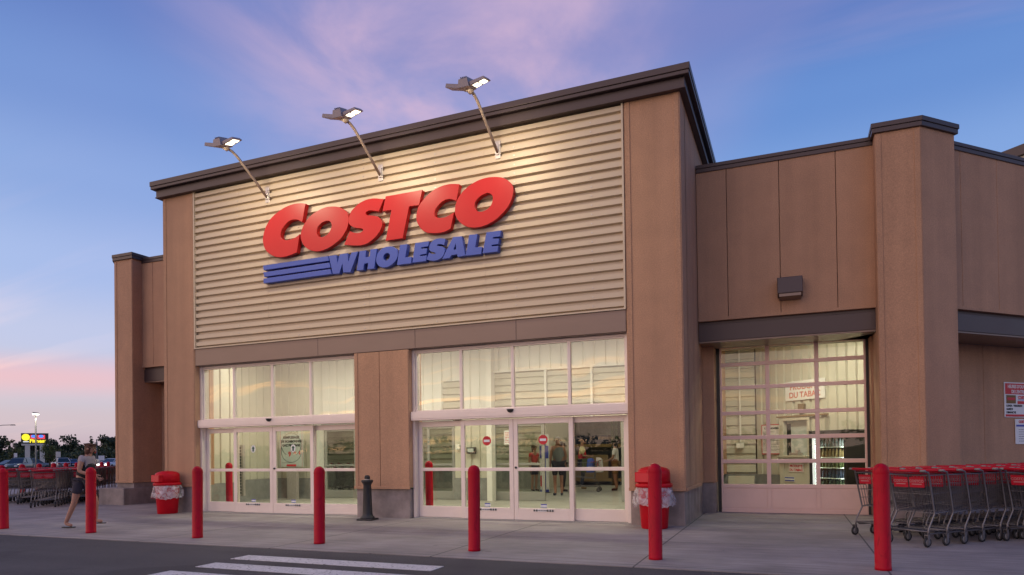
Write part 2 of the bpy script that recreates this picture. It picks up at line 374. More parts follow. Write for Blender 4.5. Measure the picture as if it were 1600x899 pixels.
def on_frame(mb, fr, s0, d, z0):
    # text plane (x right, y up, z outward) put on a wall frame
    mb.v = [fr(s0 + x, d + z, z0 + y) for x, y, z in mb.v]; return mb
def spline(pts, sub=5):
    out = []; n = len(pts)
    for i in range(n):
        p1, p2 = pts[i], pts[(i + 1) % n]; p0 = pts[i - 1] if not p1[2] else None; p3 = pts[(i + 2) % n] if not p2[2] else None
        a, b = Vector(p1[:2]), Vector(p2[:2])
        if p1[2] and p2[2]: out.append(tuple(a)); continue
        pa = Vector(p0[:2]) if p0 else a - (b - a) * .5; pb = Vector(p3[:2]) if p3 else b + (b - a) * .5
        t1 = (b - pa) * .5; t2 = (pb - a) * .5
        if p0 is None: t1 = (b - a) * 1.0
        if p3 is None: t2 = (b - a) * 1.0
        for k in range(sub):
            t = k / sub; out.append(tuple(a * (2*t**3 - 3*t*t + 1) + t1 * (t**3 - 2*t*t + t) + b * (-2*t**3 + 3*t*t) + t2 * (t**3 - t*t)))
    return out
def plate(outer, inner, y0, y1):
    # outline in X,Z extruded along Y, with an optional hole
    bm = bmesh.new(); rings = [outer] + ([inner] if inner else [])
    edges = []; vr = []
    for rg in rings:
        vs = [bm.verts.new((x, y0, z)) for x, z in rg]; vr.append(vs)
        edges += [bm.edges.new((vs[i], vs[(i + 1) % len(vs)])) for i in range(len(vs))]
    bmesh.ops.triangle_fill(bm, use_beauty=True, use_dissolve=False, edges=edges, normal=(0, -1, 0))
    bm.verts.index_update(); vs = [v.co.copy() for v in bm.verts]; fs = [tuple(v.index for v in f.verts) for f in bm.faces]
    n = len(vs); mb = MB(); allv = [tuple(v) for v in vs] + [(v.x, y1, v.z) for v in vs]
    F = fs + [tuple(i + n for i in reversed(f)) for f in fs]
    for rg in vr:
        ix = [v.index for v in rg]
        F += [(ix[i], ix[(i + 1) % len(ix)], ix[(i + 1) % len(ix)] + n, ix[i] + n) for i in range(len(ix))]
    mb.add(allv, F); bm.free(); return mb
def fix_normals(o):
    bm = bmesh.new(); bm.from_mesh(o.data); bmesh.ops.recalc_face_normals(bm, faces=bm.faces); bm.to_mesh(o.data); bm.free()
def siding(fr, s0, s1, z0, z1, pitch, depth, horiz=True, flat=.68, back=.03):
    # corrugated sheet on a wall frame; d=0 is the front of the ribs
    mb = MB(); L0, L1 = (z0, z1) if horiz else (s0, s1); n = max(1, round((L1 - L0) / pitch)); p = (L1 - L0) / n
    prof = [(L0, -depth)]
    for i in range(n):
        a = L0 + i * p; g = (1 - flat) * p
        prof += [(a + g * .30, -depth), (a + g * .5, 0), (a + p - g * .5, 0), (a + p - g * .30, -depth)]
    prof.append((L1, -depth)); prof += [(L1, -depth - back), (L0, -depth - back)]
    k = len(prof)
    def P(e, q): return fr(e, q[1], q[0]) if horiz else fr(q[0], q[1], e)
    e0, e1 = (s0, s1) if horiz else (z0, z1)
    vs = [P(e0, q) for q in prof] + [P(e1, q) for q in prof]
    mb.add(vs, [(i, (i + 1) % k, k + (i + 1) % k, k + i) for i in range(k)] + [tuple(range(k)), tuple(range(2 * k - 1, k - 1, -1))]); return mb
ORD = ['first', 'second', 'third', 'fourth', 'fifth', 'sixth', 'seventh', 'eighth', 'ninth', 'tenth', 'eleventh', 'twelfth', 'thirteenth', 'fourteenth', 'fifteenth', 'sixteenth']
LETTERS = [
 ('C','red',[(-9.589,6.726,1),(-9.684,6.336,1),(-9.788,6.394,0),(-9.903,6.424,0),(-10.038,6.409,0),(-10.155,6.332,0),(-10.244,6.234,0),(-10.271,6.136,0),(-10.247,6.063,0),(-10.179,6.018,0),(-10.063,6.003,0),(-9.947,6.015,0),(-9.85,6.041,0),(-9.754,6.091,1),(-9.839,5.699,1),(-10.028,5.661,0),(-10.222,5.645,0),(-10.418,5.677,0),(-10.595,5.769,0),(-10.713,5.894,0),(-10.767,6.06,0),(-10.749,6.216,0),(-10.667,6.395,0),(-10.526,6.548,0),(-10.327,6.661,0),(-10.112,6.739,0),(-9.899,6.766,0),(-9.727,6.756,0)],None),
 ('O','red',[(-8.891,6.56,0),(-8.71,6.515,0),(-8.567,6.419,0),(-8.497,6.304,0),(-8.499,6.154,0),(-8.555,6.012,0),(-8.682,5.864,0),(-8.846,5.765,0),(-9.048,5.685,0),(-9.252,5.657,0),(-9.419,5.686,0),(-9.569,5.758,0),(-9.681,5.873,0),(-9.732,6.018,0),(-9.706,6.169,0),(-9.618,6.311,0),(-9.466,6.443,0),(-9.278,6.523,0),(-9.074,6.569,0)],[(-9.041,6.279,0),(-8.959,6.249,0),(-8.923,6.183,0),(-8.933,6.109,0),(-8.98,6.032,0),(-9.063,5.968,0),(-9.165,5.946,0),(-9.248,5.969,0),(-9.299,6.03,0),(-9.305,6.114,0),(-9.264,6.193,0),(-9.17,6.256,0)]),
 ('S','red',[(-7.621,6.521,1),(-7.747,6.291,1),(-7.833,6.311,0),(-7.936,6.336,0),(-8.023,6.331,0),(-8.067,6.301,0),(-8.042,6.257,0),(-7.955,6.233,0),(-7.835,6.208,0),(-7.749,6.166,0),(-7.682,6.091,0),(-7.666,6.015,0),(-7.701,5.918,0),(-7.788,5.812,0),(-7.91,5.726,0),(-8.05,5.663,0),(-8.225,5.648,0),(-8.419,5.673,0),(-8.606,5.712,1),(-8.459,5.977,1),(-8.345,5.928,0),(-8.239,5.91,0),(-8.151,5.927,0),(-8.133,5.969,0),(-8.185,6.002,0),(-8.29,6.021,0),(-8.378,6.055,0),(-8.458,6.111,0),(-8.487,6.19,0),(-8.473,6.277,0),(-8.427,6.375,0),(-8.338,6.452,0),(-8.196,6.534,0),(-8.02,6.574,0),(-7.847,6.57,0)],None),
 ('T','red',[(-7.581,6.573,1),(-6.723,6.571,1),(-6.804,6.274,1),(-7.033,6.279,1),(-7.19,5.66,1),(-7.594,5.662,1),(-7.45,6.269,1),(-7.659,6.278,1)],None),
 ('C','red',[(-5.897,6.549,1),(-5.968,6.225,1),(-6.033,6.263,0),(-6.126,6.291,0),(-6.237,6.28,0),(-6.348,6.219,0),(-6.429,6.133,0),(-6.454,6.058,0),(-6.431,5.991,0),(-6.352,5.956,0),(-6.241,5.95,0),(-6.147,5.972,0),(-6.021,6.016,1),(-6.103,5.706,1),(-6.214,5.665,0),(-6.372,5.656,0),(-6.515,5.671,0),(-6.66,5.711,0),(-6.772,5.805,0),(-6.851,5.937,0),(-6.869,6.069,0),(-6.814,6.247,0),(-6.699,6.372,0),(-6.52,6.5,0),(-6.343,6.564,0),(-6.185,6.585,0),(-6.044,6.579,0)],None),
 ('O','red',[(-5.132,6.565,0),(-4.985,6.523,0),(-4.869,6.45,0),(-4.79,6.349,0),(-4.77,6.238,0),(-4.801,6.108,0),(-4.876,5.971,0),(-4.995,5.853,0),(-5.159,5.741,0),(-5.354,5.672,0),(-5.55,5.655,0),(-5.717,5.688,0),(-5.854,5.763,0),(-5.961,5.882,0),(-6.005,6.014,0),(-5.98,6.178,0),(-5.892,6.332,0),(-5.736,6.46,0),(-5.537,6.546,0),(-5.325,6.58,0)],[(-5.315,6.286,0),(-5.24,6.258,0),(-5.197,6.196,0),(-5.201,6.115,0),(-5.244,6.026,0),(-5.319,5.969,0),(-5.425,5.946,0),(-5.515,5.963,0),(-5.567,6.019,0),(-5.581,6.104,0),(-5.542,6.181,0),(-5.45,6.249,0)]),
 ('stripe','blue',[(-10.773,5.524,1),(-9.022,5.525,1),(-8.996,5.42,1),(-10.754,5.418,1)],None),
 ('stripe','blue',[(-10.766,5.374,1),(-8.993,5.384,1),(-8.963,5.273,1),(-10.743,5.27,1)],None),
 ('stripe','blue',[(-10.763,5.235,1),(-8.966,5.241,1),(-8.928,5.132,1),(-10.758,5.126,1)],None),
 ('W','blue',[(-9.006,5.527,1),(-8.806,5.521,1),(-8.786,5.347,1),(-8.72,5.528,1),(-8.522,5.524,1),(-8.511,5.344,1),(-8.431,5.528,1),(-8.262,5.527,1),(-8.462,5.115,1),(-8.645,5.13,1),(-8.659,5.314,1),(-8.74,5.12,1),(-8.906,5.129,1)],None),
 ('H','blue',[(-8.223,5.529,1),(-8.06,5.525,1),(-8.08,5.386,1),(-7.98,5.388,1),(-7.959,5.531,1),(-7.799,5.53,1),(-7.872,5.124,1),(-8.042,5.128,1),(-8.017,5.256,1),(-8.112,5.25,1),(-8.138,5.125,1),(-8.304,5.132,1)],None),
 ('O','blue',[(-7.504,5.536,0),(-7.411,5.516,0),(-7.333,5.455,0),(-7.305,5.372,0),(-7.329,5.272,0),(-7.403,5.19,0),(-7.509,5.134,0),(-7.63,5.119,0),(-7.737,5.149,0),(-7.81,5.226,0),(-7.826,5.32,0),(-7.794,5.42,0),(-7.712,5.497,0),(-7.611,5.535,0)],[(-7.546,5.404,0),(-7.5,5.367,0),(-7.507,5.305,0),(-7.554,5.265,0),(-7.614,5.266,0),(-7.651,5.311,0),(-7.64,5.367,0),(-7.599,5.399,0)]),
 ('L','blue',[(-7.253,5.536,1),(-7.077,5.53,1),(-7.133,5.266,1),(-6.983,5.259,1),(-6.998,5.131,1),(-7.331,5.134,1)],None),
 ('E','blue',[(-6.905,5.529,1),(-6.584,5.524,1),(-6.608,5.424,1),(-6.763,5.421,1),(-6.77,5.397,1),(-6.63,5.39,1),(-6.65,5.282,1),(-6.79,5.275,1),(-6.797,5.251,1),(-6.638,5.251,1),(-6.662,5.137,1),(-6.975,5.138,1)],None),
 ('S','blue',[(-6.215,5.517,1),(-6.253,5.401,1),(-6.297,5.423,0),(-6.359,5.437,0),(-6.403,5.428,0),(-6.397,5.408,0),(-6.334,5.392,0),(-6.266,5.364,0),(-6.236,5.31,0),(-6.25,5.24,0),(-6.3,5.169,0),(-6.388,5.13,0),(-6.488,5.123,0),(-6.576,5.141,0),(-6.646,5.166,1),(-6.587,5.298,1),(-6.524,5.263,0),(-6.468,5.256,0),(-6.439,5.266,0),(-6.474,5.288,0),(-6.536,5.309,0),(-6.576,5.347,0),(-6.579,5.415,0),(-6.54,5.488,0),(-6.47,5.534,0),(-6.382,5.55,0),(-6.295,5.542,0)],None),
 ('A','blue',[(-6.054,5.537,1),(-5.865,5.53,1),(-5.792,5.14,1),(-5.958,5.132,1),(-5.97,5.186,1),(-6.096,5.183,1),(-6.128,5.132,1),(-6.303,5.134,1)],[(-5.995,5.401,1),(-5.993,5.285,1),(-6.049,5.287,1)]),
 ('L','blue',[(-5.702,5.532,1),(-5.523,5.524,1),(-5.574,5.276,1),(-5.431,5.267,1),(-5.451,5.126,1),(-5.786,5.134,1)],None),
 ('E','blue',[(-5.339,5.532,1),(-5.03,5.528,1),(-5.051,5.415,1),(-5.194,5.418,1),(-5.206,5.393,1),(-5.07,5.381,1),(-5.092,5.274,1),(-5.225,5.275,1),(-5.232,5.252,1),(-5.086,5.241,1),(-5.111,5.132,1),(-5.427,5.139,1)],None),
]

# ------------------------------------------------------------------ ground
def rings_mesh(rs, zf, n=96, c=(-5, 8)):
    mb = MB(); vs = []; 
    for r in rs:
        for k in range(n):
            a = 2 * math.pi * k / n; vs.append((c[0] + r * math.cos(a), c[1] + r * math.sin(a), zf(r)))
    fs = [(i * n + k, i * n + (k + 1) % n, (i + 1) * n + (k + 1) % n, (i + 1) * n + k) for i in range(len(rs) - 1) for k in range(n)]
    return mb.add(vs, fs)
GZ = lambda r: -.010 - .0042 * max(0, min(r, 120) - 32)
struct('parking_lot', rings_mesh([.01, 6, 14, 22, 32, 45, 60, 80, 100, 120, 200, 500, 3000], GZ), 'asphalt')
struct('grass_verge', rings_mesh([120, 200, 500, 2990], lambda r: GZ(r) + .02), 'grass')
wk = MB(); wk.prism([(-31, 7.72), (13, 7.72), (13, 24), (-31, 24)], -.2, 0.0); struct('walkway', wk, 'walk')
cw_ = MB()
for k in range(7):
    y1 = 7.12 - .62 * k; x0 = -6.74 + .06 * (k % 2); cw_.box(x0, -3.80 + .03 * ((k * 3) % 2), y1 - .32, y1, -.03, -.005)
struct('crosswalk_stripes', cw_, 'paint')
# faded bay lines of the lot far left
bl = MB()
for k in range(9): 
    a = -46 - k * 2.8; bl.box(a, a + .1, 28, 33, -.09, -.02)
struct('bay_lines', bl, 'paint')

# ------------------------------------------------------------------ the store
B = thing('warehouse_store', 'tan stuccoed warehouse store with a tall ribbed metal front over two glazed entrances', 'store building', (-7.8, 12, 0))
FR = frame(0, 12, 1, 0)                 # main front, s = world x
WG = frame(0, 14, 1, 0)                 # wings, s = world x
RC = frame(1.944, 13.906, 1, 1)         # right chamfer wall
LCo = (-17.544, 13.906); LL = 14.0
LC = frame(LCo[0] - LL / 2**.5, LCo[1] + LL / 2**.5, 1, -1)   # left chamfer wall, s runs toward the pillar, ends at LL
RR = frame(-1.69, 0, 0, 1)              # right return, s = world y
LR = frame(-13.92, 0, 0, -1)            # left return, s = -y

def panels(name, fr, s0, s1, z0, z1, seams, thick=.12, d=0, bead=True, pm='stucco'):
    mb = MB(); xs = [s0] + sorted(seams) + [s1]
    for i in range(len(xs) - 1):
        a = xs[i] + (.005 if i else 0); b = xs[i + 1] - (.005 if i < len(xs) - 2 else 0)
        mb.obox(fr, a, b, d - thick, d, z0, z1)
    mb.obox(fr, s0, s1, d - thick - .06, d - thick + .0 - .002, z0, z1)
    return part(name, mb, pm, B, bevel=.006)

# main block: pilasters with raised corner beads, pier, returns
for a, b in ((-13.92, -12.93), (-2.68, -1.69)):
    panels('pilaster', FR, a, b, .63, 7.54, [], .5)
    t = MB()
    for q in (a + .02, b - .11): t.obox(FR, q, q + .09, .001, .012, .65, 7.52)
    t.obox(FR, a, b, .001, .030, .605, .66)
    part('corner_trim', t, 'stucco', B, bevel=.004)
    t = MB(); t.obox(FR, a + .025, b - .025, -.5, -.025, -.05, .603); part('plinth', t, 'concrete', B, bevel=.01)
panels('pier', FR, -8.48, -7.16, .63, 3.43, [-7.86], .45, -.01)
t = MB()
for q in (-8.47, -7.25): t.obox(FR, q, q + .08, -.009, .002, .65, 3.43)
t.obox(FR, -8.49, -7.15, -.009, .022, .595, .65); part('corner_trim', t, 'stucco', B, bevel=.004)
t = MB(); t.obox(FR, -8.46, -7.18, -.45, -.035, -.05, .594); part('plinth', t, 'concrete', B, bevel=.01)
panels('wall', RR, 12.5, 20, .63, 7.54, [13.26], .2)
panels('wall', LR, -14.02, -12.5, .63, 7.54, [-13.26], .2)
t = MB(); t.box(-13.92, -13.72, 14.03, 20, 4.7, 7.54); part('wall', t, 'stucco', B)
t = MB(); t.obox(RR, 12.5, 14.62, -.3, -.028, -.05, .622); part('plinth', t, 'concrete', B, bevel=.01)
t = MB(); t.obox(LR, -14.02, -12.5, -.19, -.028, -.05, .622); part('plinth', t, 'concrete', B, bevel=.01)
t = MB(); t.obox(RR, 12.03, 14.0, .001, .028, .605, .66); part('corner_trim', t, 'stucco', B, bevel=.004)
t = MB(); t.box(-13.9, -1.71, 19.8, 20, 6, 7.54); part('wall', t, 'stucco', B)
# cornice in two tiers, each with a drip line
t = MB(); t.box(-14.12, -1.49, 11.80, 20.2, 7.785, 7.90); t.box(-14.105, -1.505, 11.815, 20.18, 7.715, 7.783); part('cornice', t, 'brown', B, bevel=.008)
t = MB(); t.box(-14.02, -1.59, 11.90, 20.1, 7.535, 7.713); t.box(-14.035, -1.575, 11.885, 20.12, 7.520, 7.548); part('cornice', t, 'brown', B, bevel=.006)
# ribbed metal front
o = part('metal_siding', siding(FR, -12.90, -2.72, 3.86, 7.53, .1672, .062, True, .52), 'siding', B); fix_normals(o)
t = MB()
for q in (-12.93, -2.72): t.obox(FR, q, q + .035, -.10, .022, 3.84, 7.52)
t.obox(FR, -12.93, -2.685, -.10, .026, 3.832, 3.858); part('siding_trim', t, 'siding', B)
t = MB()
for q in (-10.75, -8.1, -5.45): t.join(siding(lambda a, d, z: FR(a, d + .004, z), q, q + .03, 3.862, 7.528, .1672, .062, True, .52))
part('sheet_lap', t, 'siding', B)['kind'] = 'stuff'
t = MB()
for q in (-11.6, -9.9, -8.2, -6.5, -4.8, -3.3):
    for i in range(22): 
        z = 3.86 + .1672 * (i + .5) - .01; t.obox(FR, q, q + .02, .001, .008, z, z + .02)
part('siding_screws', t, 'galv', B)['kind'] = 'stuff'
t = MB(); xs = [-12.925, -9.4, -7.0, -4.8, -2.69]
for i in range(4): t.obox(FR, xs[i] + .002, xs[i + 1] - .002, -.14, -.005, 3.44, 3.828)
t.obox(FR, -12.92, -2.69, -.30, -.02, 3.432, 3.46); part('fascia', t, 'fascia', B, bevel=.006)
t = MB(); t.obox(FR, -12.9, -2.7, -.6, -.15, 3.47, 7.5); part('wall', t, 'inconc', B)

# wings: upper walls, coping, fascia, soffit
panels('wall', WG, -1.68, 2.0, 3.86, 6.86, [-1.105, -.143, .84], .25)
panels('wall', WG, -17.6, -13.93, 3.86, 6.86, [-16.65, -15.3], .25)
panels('wall', RC, .05, 16, 3.86, 6.86, [1.5, 2.55, 4.3, 6.1, 8, 10, 12], .25)
panels('wall', LC, 0, LL - .05, 3.86, 6.86, [4, 6, 8, 10, 12], .25)
for fr, a, b in ((WG, -1.68, 2.03), (WG, -17.63, -13.93), (RC, -.03, 16), (LC, 0, LL + .03)):
    t = MB(); t.obox(fr, a, b, -.32, .035, 6.91, 6.98); t.obox(fr, a, b, -.32, .022, 6.83, 6.908); part('coping', t, 'brown', B, bevel=.006)
    t = MB(); t.obox(fr, a, b, -.30, -.045, 3.47, 3.80); t.obox(fr, a, b, -.28, -.075, 3.80, 3.86); part('fascia', t, 'brown', B, bevel=.006)
    t = MB(); t.obox(fr, a, b if b != -13.93 else -14.73, -1.35, -.06, 3.44, 3.468); part('soffit', t, 'fascia', B)
    t = MB(); t.obox(fr, a, b, .001, .018, 3.862, 3.92); part('corner_trim', t, 'stucco', B)
t = MB(); t.obox(WG, -1.5, 1.46, -1.12, -.99, 3.475, 4.4); part('door_lintel', t, 'fascia', B)
# recess of the right wing: jambs, header over the roller door
def jamb(fr, s0, s1, d0, d1):
    t = MB(); t.obox(fr, s0, s1, d0, d1, .63, 3.44); part('jamb', t, 'stucco', B, bevel=.005)
    t = MB(); t.obox(fr, s0 + .01, s1 - .01, d0, d1 - .02, -.05, .628); part('plinth', t, 'concrete', B, bevel=.008)
jamb(WG, -1.80, -1.46, -1.2, -.62); jamb(WG, 1.42, 1.56, -1.2, -.62)
jamb(WG, -14.95, -14.72, -1.04, -.62); jamb(WG, -14.76, -13.93, -.024, -.002)
t = MB(); t.box(-14.76, -14.722, 14.03, 15.05, 0, 3.44); part('wall', t, 'stucco', B)
jamb(WG, -17.2, -16.9, -1.2, -.62)
# recessed wall behind the right-hand trolleys, and its mirror
panels('wall', RC, .40, 16, .0, 3.46, [2.2, 3.6, 5.2, 7.2, 9.4], .2, -1.0)
panels('wall', LC, 0, LL - .40, .0, 3.46, [3, 6, 9], .2, -1.0)
panels('wall', WG, -17.0, -14.725, .0, 3.46, [], .2, -1.05)
# corner pillars
for mx in (0, 1):
    f = (lambda x: x) if not mx else (lambda x: -15.6 - x)
    def pr(pts): return [(f(x), y) for x, y in pts]
    body = [(1.46, 13.68), (2.17, 13.68), (2.79, 14.30), (1.95, 15.14), (1.46, 15.14)]
    t = MB(); t.prism(pr(body), .60, 6.93); o = part('pillar', t, 'stucco', B, bevel=.008); fix_normals(o)
    t = MB(); t.prism(pr([(1.40, 13.62), (2.195, 13.62), (2.875, 14.30), (2.5, 14.675), (1.40, 14.42)]), 6.985, 7.07)
    t.prism(pr([(1.415, 13.635), (2.189, 13.635), (2.854, 14.30), (2.5, 14.655), (1.415, 14.42)]), 6.90, 6.983); o = part('coping', t, 'brown', B, bevel=.006); fix_normals(o)
    t = MB(); t.prism(pr([(1.49, 13.71), (2.16, 13.71), (2.75, 14.30), (1.95, 15.1), (1.49, 15.1)]), -.05, .598); o = part('plinth', t, 'concrete', B); fix_normals(o)
    t = MB()
    s0, s1 = (1.46, 2.17) if not mx else (-17.77, -17.06)
    for q in (s0 + .01, s1 - .10): t.obox(frame(0, 13.68, 1, 0), q, q + .09, .001, .012, .65, 6.88)
    t.obox(frame(0, 13.68, 1, 0), s0, s1, .001, .026, .60, .655); part('corner_trim', t, 'stucco', B, bevel=.004)
t = MB(); t.box(-18.05, -17.05, 13.36, 14.6, -.05, .46); tag(part('concrete_block', t, 'concrete', None, bevel=.02), 'low pale concrete block set against the foot of the left corner pillar', 'concrete block')
# roof deck, back walls
t = MB(); t.prism([(-17.55, 14.32), (-27.3, 24.1), (-27.3, 44), (12, 44), (12, 24.4), (1.95, 14.32)], 6.3, 6.45); part('roof', t, 'brown', B)
t = MB(); t.box(-27.3, 12, 43.7, 44, -.05, 6.3); t.box(-27.4, -27.1, 24.1, 44, -.05, 6.3); t.box(11.8, 12.1, 24.4, 44, -.05, 6.3); part('wall', t, 'stucco', B)
# taller volume behind the right wing
PB = frame(3.4, 23.35, 1, -1)
t = MB(); t.obox(PB, 0, 7, -5, 0, 6.46, 8.74); part('upper_volume', t, 'inwall', B)
t = MB(); t.obox(PB, -.1, 7.1, -5, .1, 8.745, 9.0); part('coping', t, 'brown', B)

# ------------------------------------------------------------------ entrances
def leaf(name, x0, x1, y, fm, parent=B, h=1.965, stick=None, th=.045, gm='glass'):
    t = MB(); st = .085
    t.box(x0, x0 + st, y, y + th, .02, h); t.box(x1 - st, x1, y, y + th, .02, h)
    t.box(x0 + st, x1 - st, y, y + th, h - .11, h); t.box(x0 + st, x1 - st, y, y + th, .955, 1.02); t.box(x0 + st, x1 - st, y, y + th, .02, .245)
    o = part(name, t, fm, parent, bevel=.004)
    for z0, z1 in ((.245, .955), (1.02, h - .11)):
        g = MB(); g.box(x0 + st, x1 - st, y + th * .4, y + th * .4 + .008, z0, z1); part('glass_pane', g, gm, o)
    return o
def disc(cx, cz, y, rx, rz, n=28, th=.003):
    return [(cx + rx * math.cos(2 * math.pi * k / n), cz + rz * math.sin(2 * math.pi * k / n)) for k in range(n)]
def stickers(o, x0, x1, y, kind):
    cx = (x0 + x1) / 2; F = frame(0, y, 1, 0)
    if kind == 'stop':
        part('no_entry_sticker', plate(disc(cx, 1.545, y, .092, .092), None, y - .004, y), 'inkred', o)
        t = MB(); t.box(cx - .062, cx + .062, y - .007, y - .0045, 1.522, 1.568); part('sticker_bar', t, 'white', o)
    else:
        part('entry_sticker', plate(disc(cx, 1.47, y, .062, .085), None, y - .004, y), 'white', o)
        a = [(cx, 1.532), (cx + .044, 1.475), (cx + .02, 1.475), (cx + .02, 1.41), (cx - .02, 1.41), (cx - .02, 1.475), (cx - .044, 1.475)]
        part('entry_arrow', plate(a, None, y - .008, y - .0045), 'inkgreen', o)
    t = MB(); t.box(cx - .06, cx + .06, y - .004, y, .262, .325); part('small_notice', t, 'white', o)
    t = MB(); t.box(cx - .06, cx + .06, y - .006, y - .0042, .308, .325); t.box(cx - .06, cx + .06, y - .006, y - .0042, .262, .272); part('notice_stripe', t, 'inkblue', o)
    t = MB(); t.box(cx - .20, cx + .20, y - .030, y - .027, .185, .225); part('maker_label', t, 'white', o)
    t = MB(); 
    for q in (-.20, -.15, .07, .12, .17): t.box(cx + q, cx + q + .03, y - .033, y - .0302, .187, .223)
    for q in (-.10, -.05, 0, .04): t.box(cx + q, cx + q + .035, y - .033, y - .0302, .198, .212)
    t.box(cx - .2, cx + .2, y - .0326, y - .0304, .1985, .2035); part('label_print', t, 'black', o)
def entrance(xs, kind):
    x0, x4 = xs[0], xs[4]
    # frame and header
    t = MB(); t.box(x0 - .06, x0 - .002, 12.14, 12.36, 0, 3.44); t.box(x4 + .002, x4 + .06, 12.14, 12.36, 0, 3.44); t.box(x0 - .002, x4 + .002, 12.16, 12.36, 3.385, 3.43); part('entrance_frame', t, 'alum', B, bevel=.004)
    t = MB(); t.box(x0 - .05, x4 + .05, 12.06, 12.36, 1.985, 2.165); t.box(x0 - .05, x4 + .05, 12.052, 12.059, 2.02, 2.13); o = part('door_header', t, 'alum', B, bevel=.006)
    c = (xs[2] if kind == 'stop' else xs[2] + .02); s = MB(); s.lathe([(.001, -.07), (.045, -.055), (.065, -.02), (.07, 0)], 16, (c, 12.045, 2.14)); part('motion_sensor', s, 'dark', o)
    # transom lights
    for i in range(4):
        a, b = xs[i], xs[i + 1]; t = MB(); w = .030
        t.box(a, a + w, 12.18, 12.26, 2.168, 3.383); t.box(b - w, b, 12.18, 12.26, 2.168, 3.383); t.box(a + w, b - w, 12.18, 12.26, 2.168, 2.19); t.box(a + w, b - w, 12.18, 12.26, 3.36, 3.383)
        o = part('transom_window', t, 'alum', B, bevel=.003)
        g = MB(); g.box(a + w, b - w, 12.215, 12.224, 2.19, 3.36); part('glass_pane', g, 'glass_up', o)
    # leaves: the two middle ones slide in front
    leaf('fixed_door', xs[0], xs[1] + .03, 12.27, 'alum'); leaf('fixed_door', xs[3] - .03, xs[4], 12.27, 'alum')
    for a, b in ((xs[1] - .02, xs[2] - .004), (xs[2] + .004, xs[3] + .06)):
        o = leaf('sliding_door', a, b, 12.18, 'alum'); stickers(o, a, b, 12.198, kind)
    t = MB(); t.lathe([(.022, 0), (.022, .02)], 12); t.xf(Matrix.Translation((xs[2] + .05, 12.178, 1.02)) @ Matrix.Rotation(R(90), 4, 'X')); part('lock_cylinder', t, 'dark', o)
    t = MB(); t.box(x0 - .05, x4 + .05, 12.12, 12.40, .001, .016); part('threshold', t, 'grey_alum', B)
entrance((-12.87, -11.93, -10.81, -9.75, -8.52), 'arrow')
entrance((-7.10, -6.07, -4.96, -3.82, -2.74), 'stop')

# ------------------------------------------------------------------ vestibule behind the entrances
def wallbox(name, x0, x1, y0, y1, z0, z1, m): 
    t = MB(); t.box(x0, x1, y0, y1, z0, z1); return part(name, t, m, B)
VP_ = [(-1.92, 12.40), (-1.92, 28), (-18.6, 28), (-18.6, 16.6), (-14.7, 16.55), (-14.68, 14.02), (-13.82, 13.98), (-13.82, 12.40)]
t = MB(); t.prism(VP_, -.1, .006); part('interior_floor', t, 'infloor', B)
t = MB(); t.prism(VP_, 4.4, 4.5); part('interior_ceiling', t, 'ceil', B)
IW = frame(0, 16.6, 1, 0); IV = frame(0, 17.0, 1, 0); IS = frame(0, 22.5, 1, 0); IB = frame(0, 26.5, 1, 0)
def in_wall(fr, a, b, z0, z1, horiz, pitch, dep=.035, flat=.75, plinth=True, m='inwall'):
    o = part('interior_wall', siding(fr, a, b, max(z0, .62) if plinth else z0, z1, pitch, dep, horiz, flat, .06), m, B); fix_normals(o)
    if plinth:
        t = MB(); t.obox(fr, a, b, -.12, .03, 0, .615); part('interior_plinth', t, 'inconc', B)
in_wall(IW, -14.66, -13.2, 0, 4.4, False, .30)
in_wall(frame(-14.6, 14.05, 0, 1), 0, 2.60, 0, 4.4, False, .30)
wallbox('interior_wall', -14.7, -13.70, 14.03, 14.06, 0, 4.4, 'inwhite'); in_wall(frame(-13.62, 12.45, 0, 1), 0, 1.62, 0, 4.4, False, .30)
in_wall(IV, -8.7, -7.62, 0, 2.35, False, .24)
in_wall(IV, -13.2, -9.05, 2.35, 4.4, False, .30, plinth=False, m='inwhite'); in_wall(IV, -9.05, -8.45, 3.32, 4.4, False, .30, plinth=False, m='inwhite'); in_wall(IV, -8.45, -7.6, 2.35, 4.4, False, .30, plinth=False, m='inwhite')
wallbox('interior_wall', -13.26, -13.19, 16.61, 17.1, 0, 4.4, 'inwhite')
in_wall(IV, -7.6, -1.95, 3.50, 4.4, False, .30, plinth=False, m='inwhite')
in_wall(IV, -7.45, -1.95, 2.15, 3.47, True, .19, .05, .6, plinth=False)
in_wall(IV, -9.05, -8.45, 2.15, 3.30, True, .19, .05, .6, plinth=False)
t = MB(); t.obox(IV, -7.6, -1.95, 0, .05, 3.47, 3.52)
for q in (-7.55, -6.0, -4.75, -3.4, -2.2): t.obox(IV, q, q + .06, 0, .06, 2.15, 3.47)
part('interior_trim', t, 'inwhite', B)
t = MB(); t.obox(IV, -7.60, -7.45, .0, .25, 0, 4.4); part('interior_column', t, 'inwhite', B)
in_wall(frame(-1.93, 12.4, 0, -1), -4.6, -.1, 0, 4.4, False, .30)
# inner doors
def idoor(x0, x1): leaf('inner_door', x0, x1, 17.06, 'grey_alum', B, 2.12)
idoor(-13.15, -12.0); idoor(-9.6, -8.72); idoor(-7.55, -6.06); idoor(-4.0, -2.6)
wallbox('door_header', -13.2, -8.7, 16.95, 17.2, 2.13, 2.34, 'grey_alum'); wallbox('door_header', -7.6, -1.95, 16.95, 17.2, 2.13, 2.145, 'grey_alum')
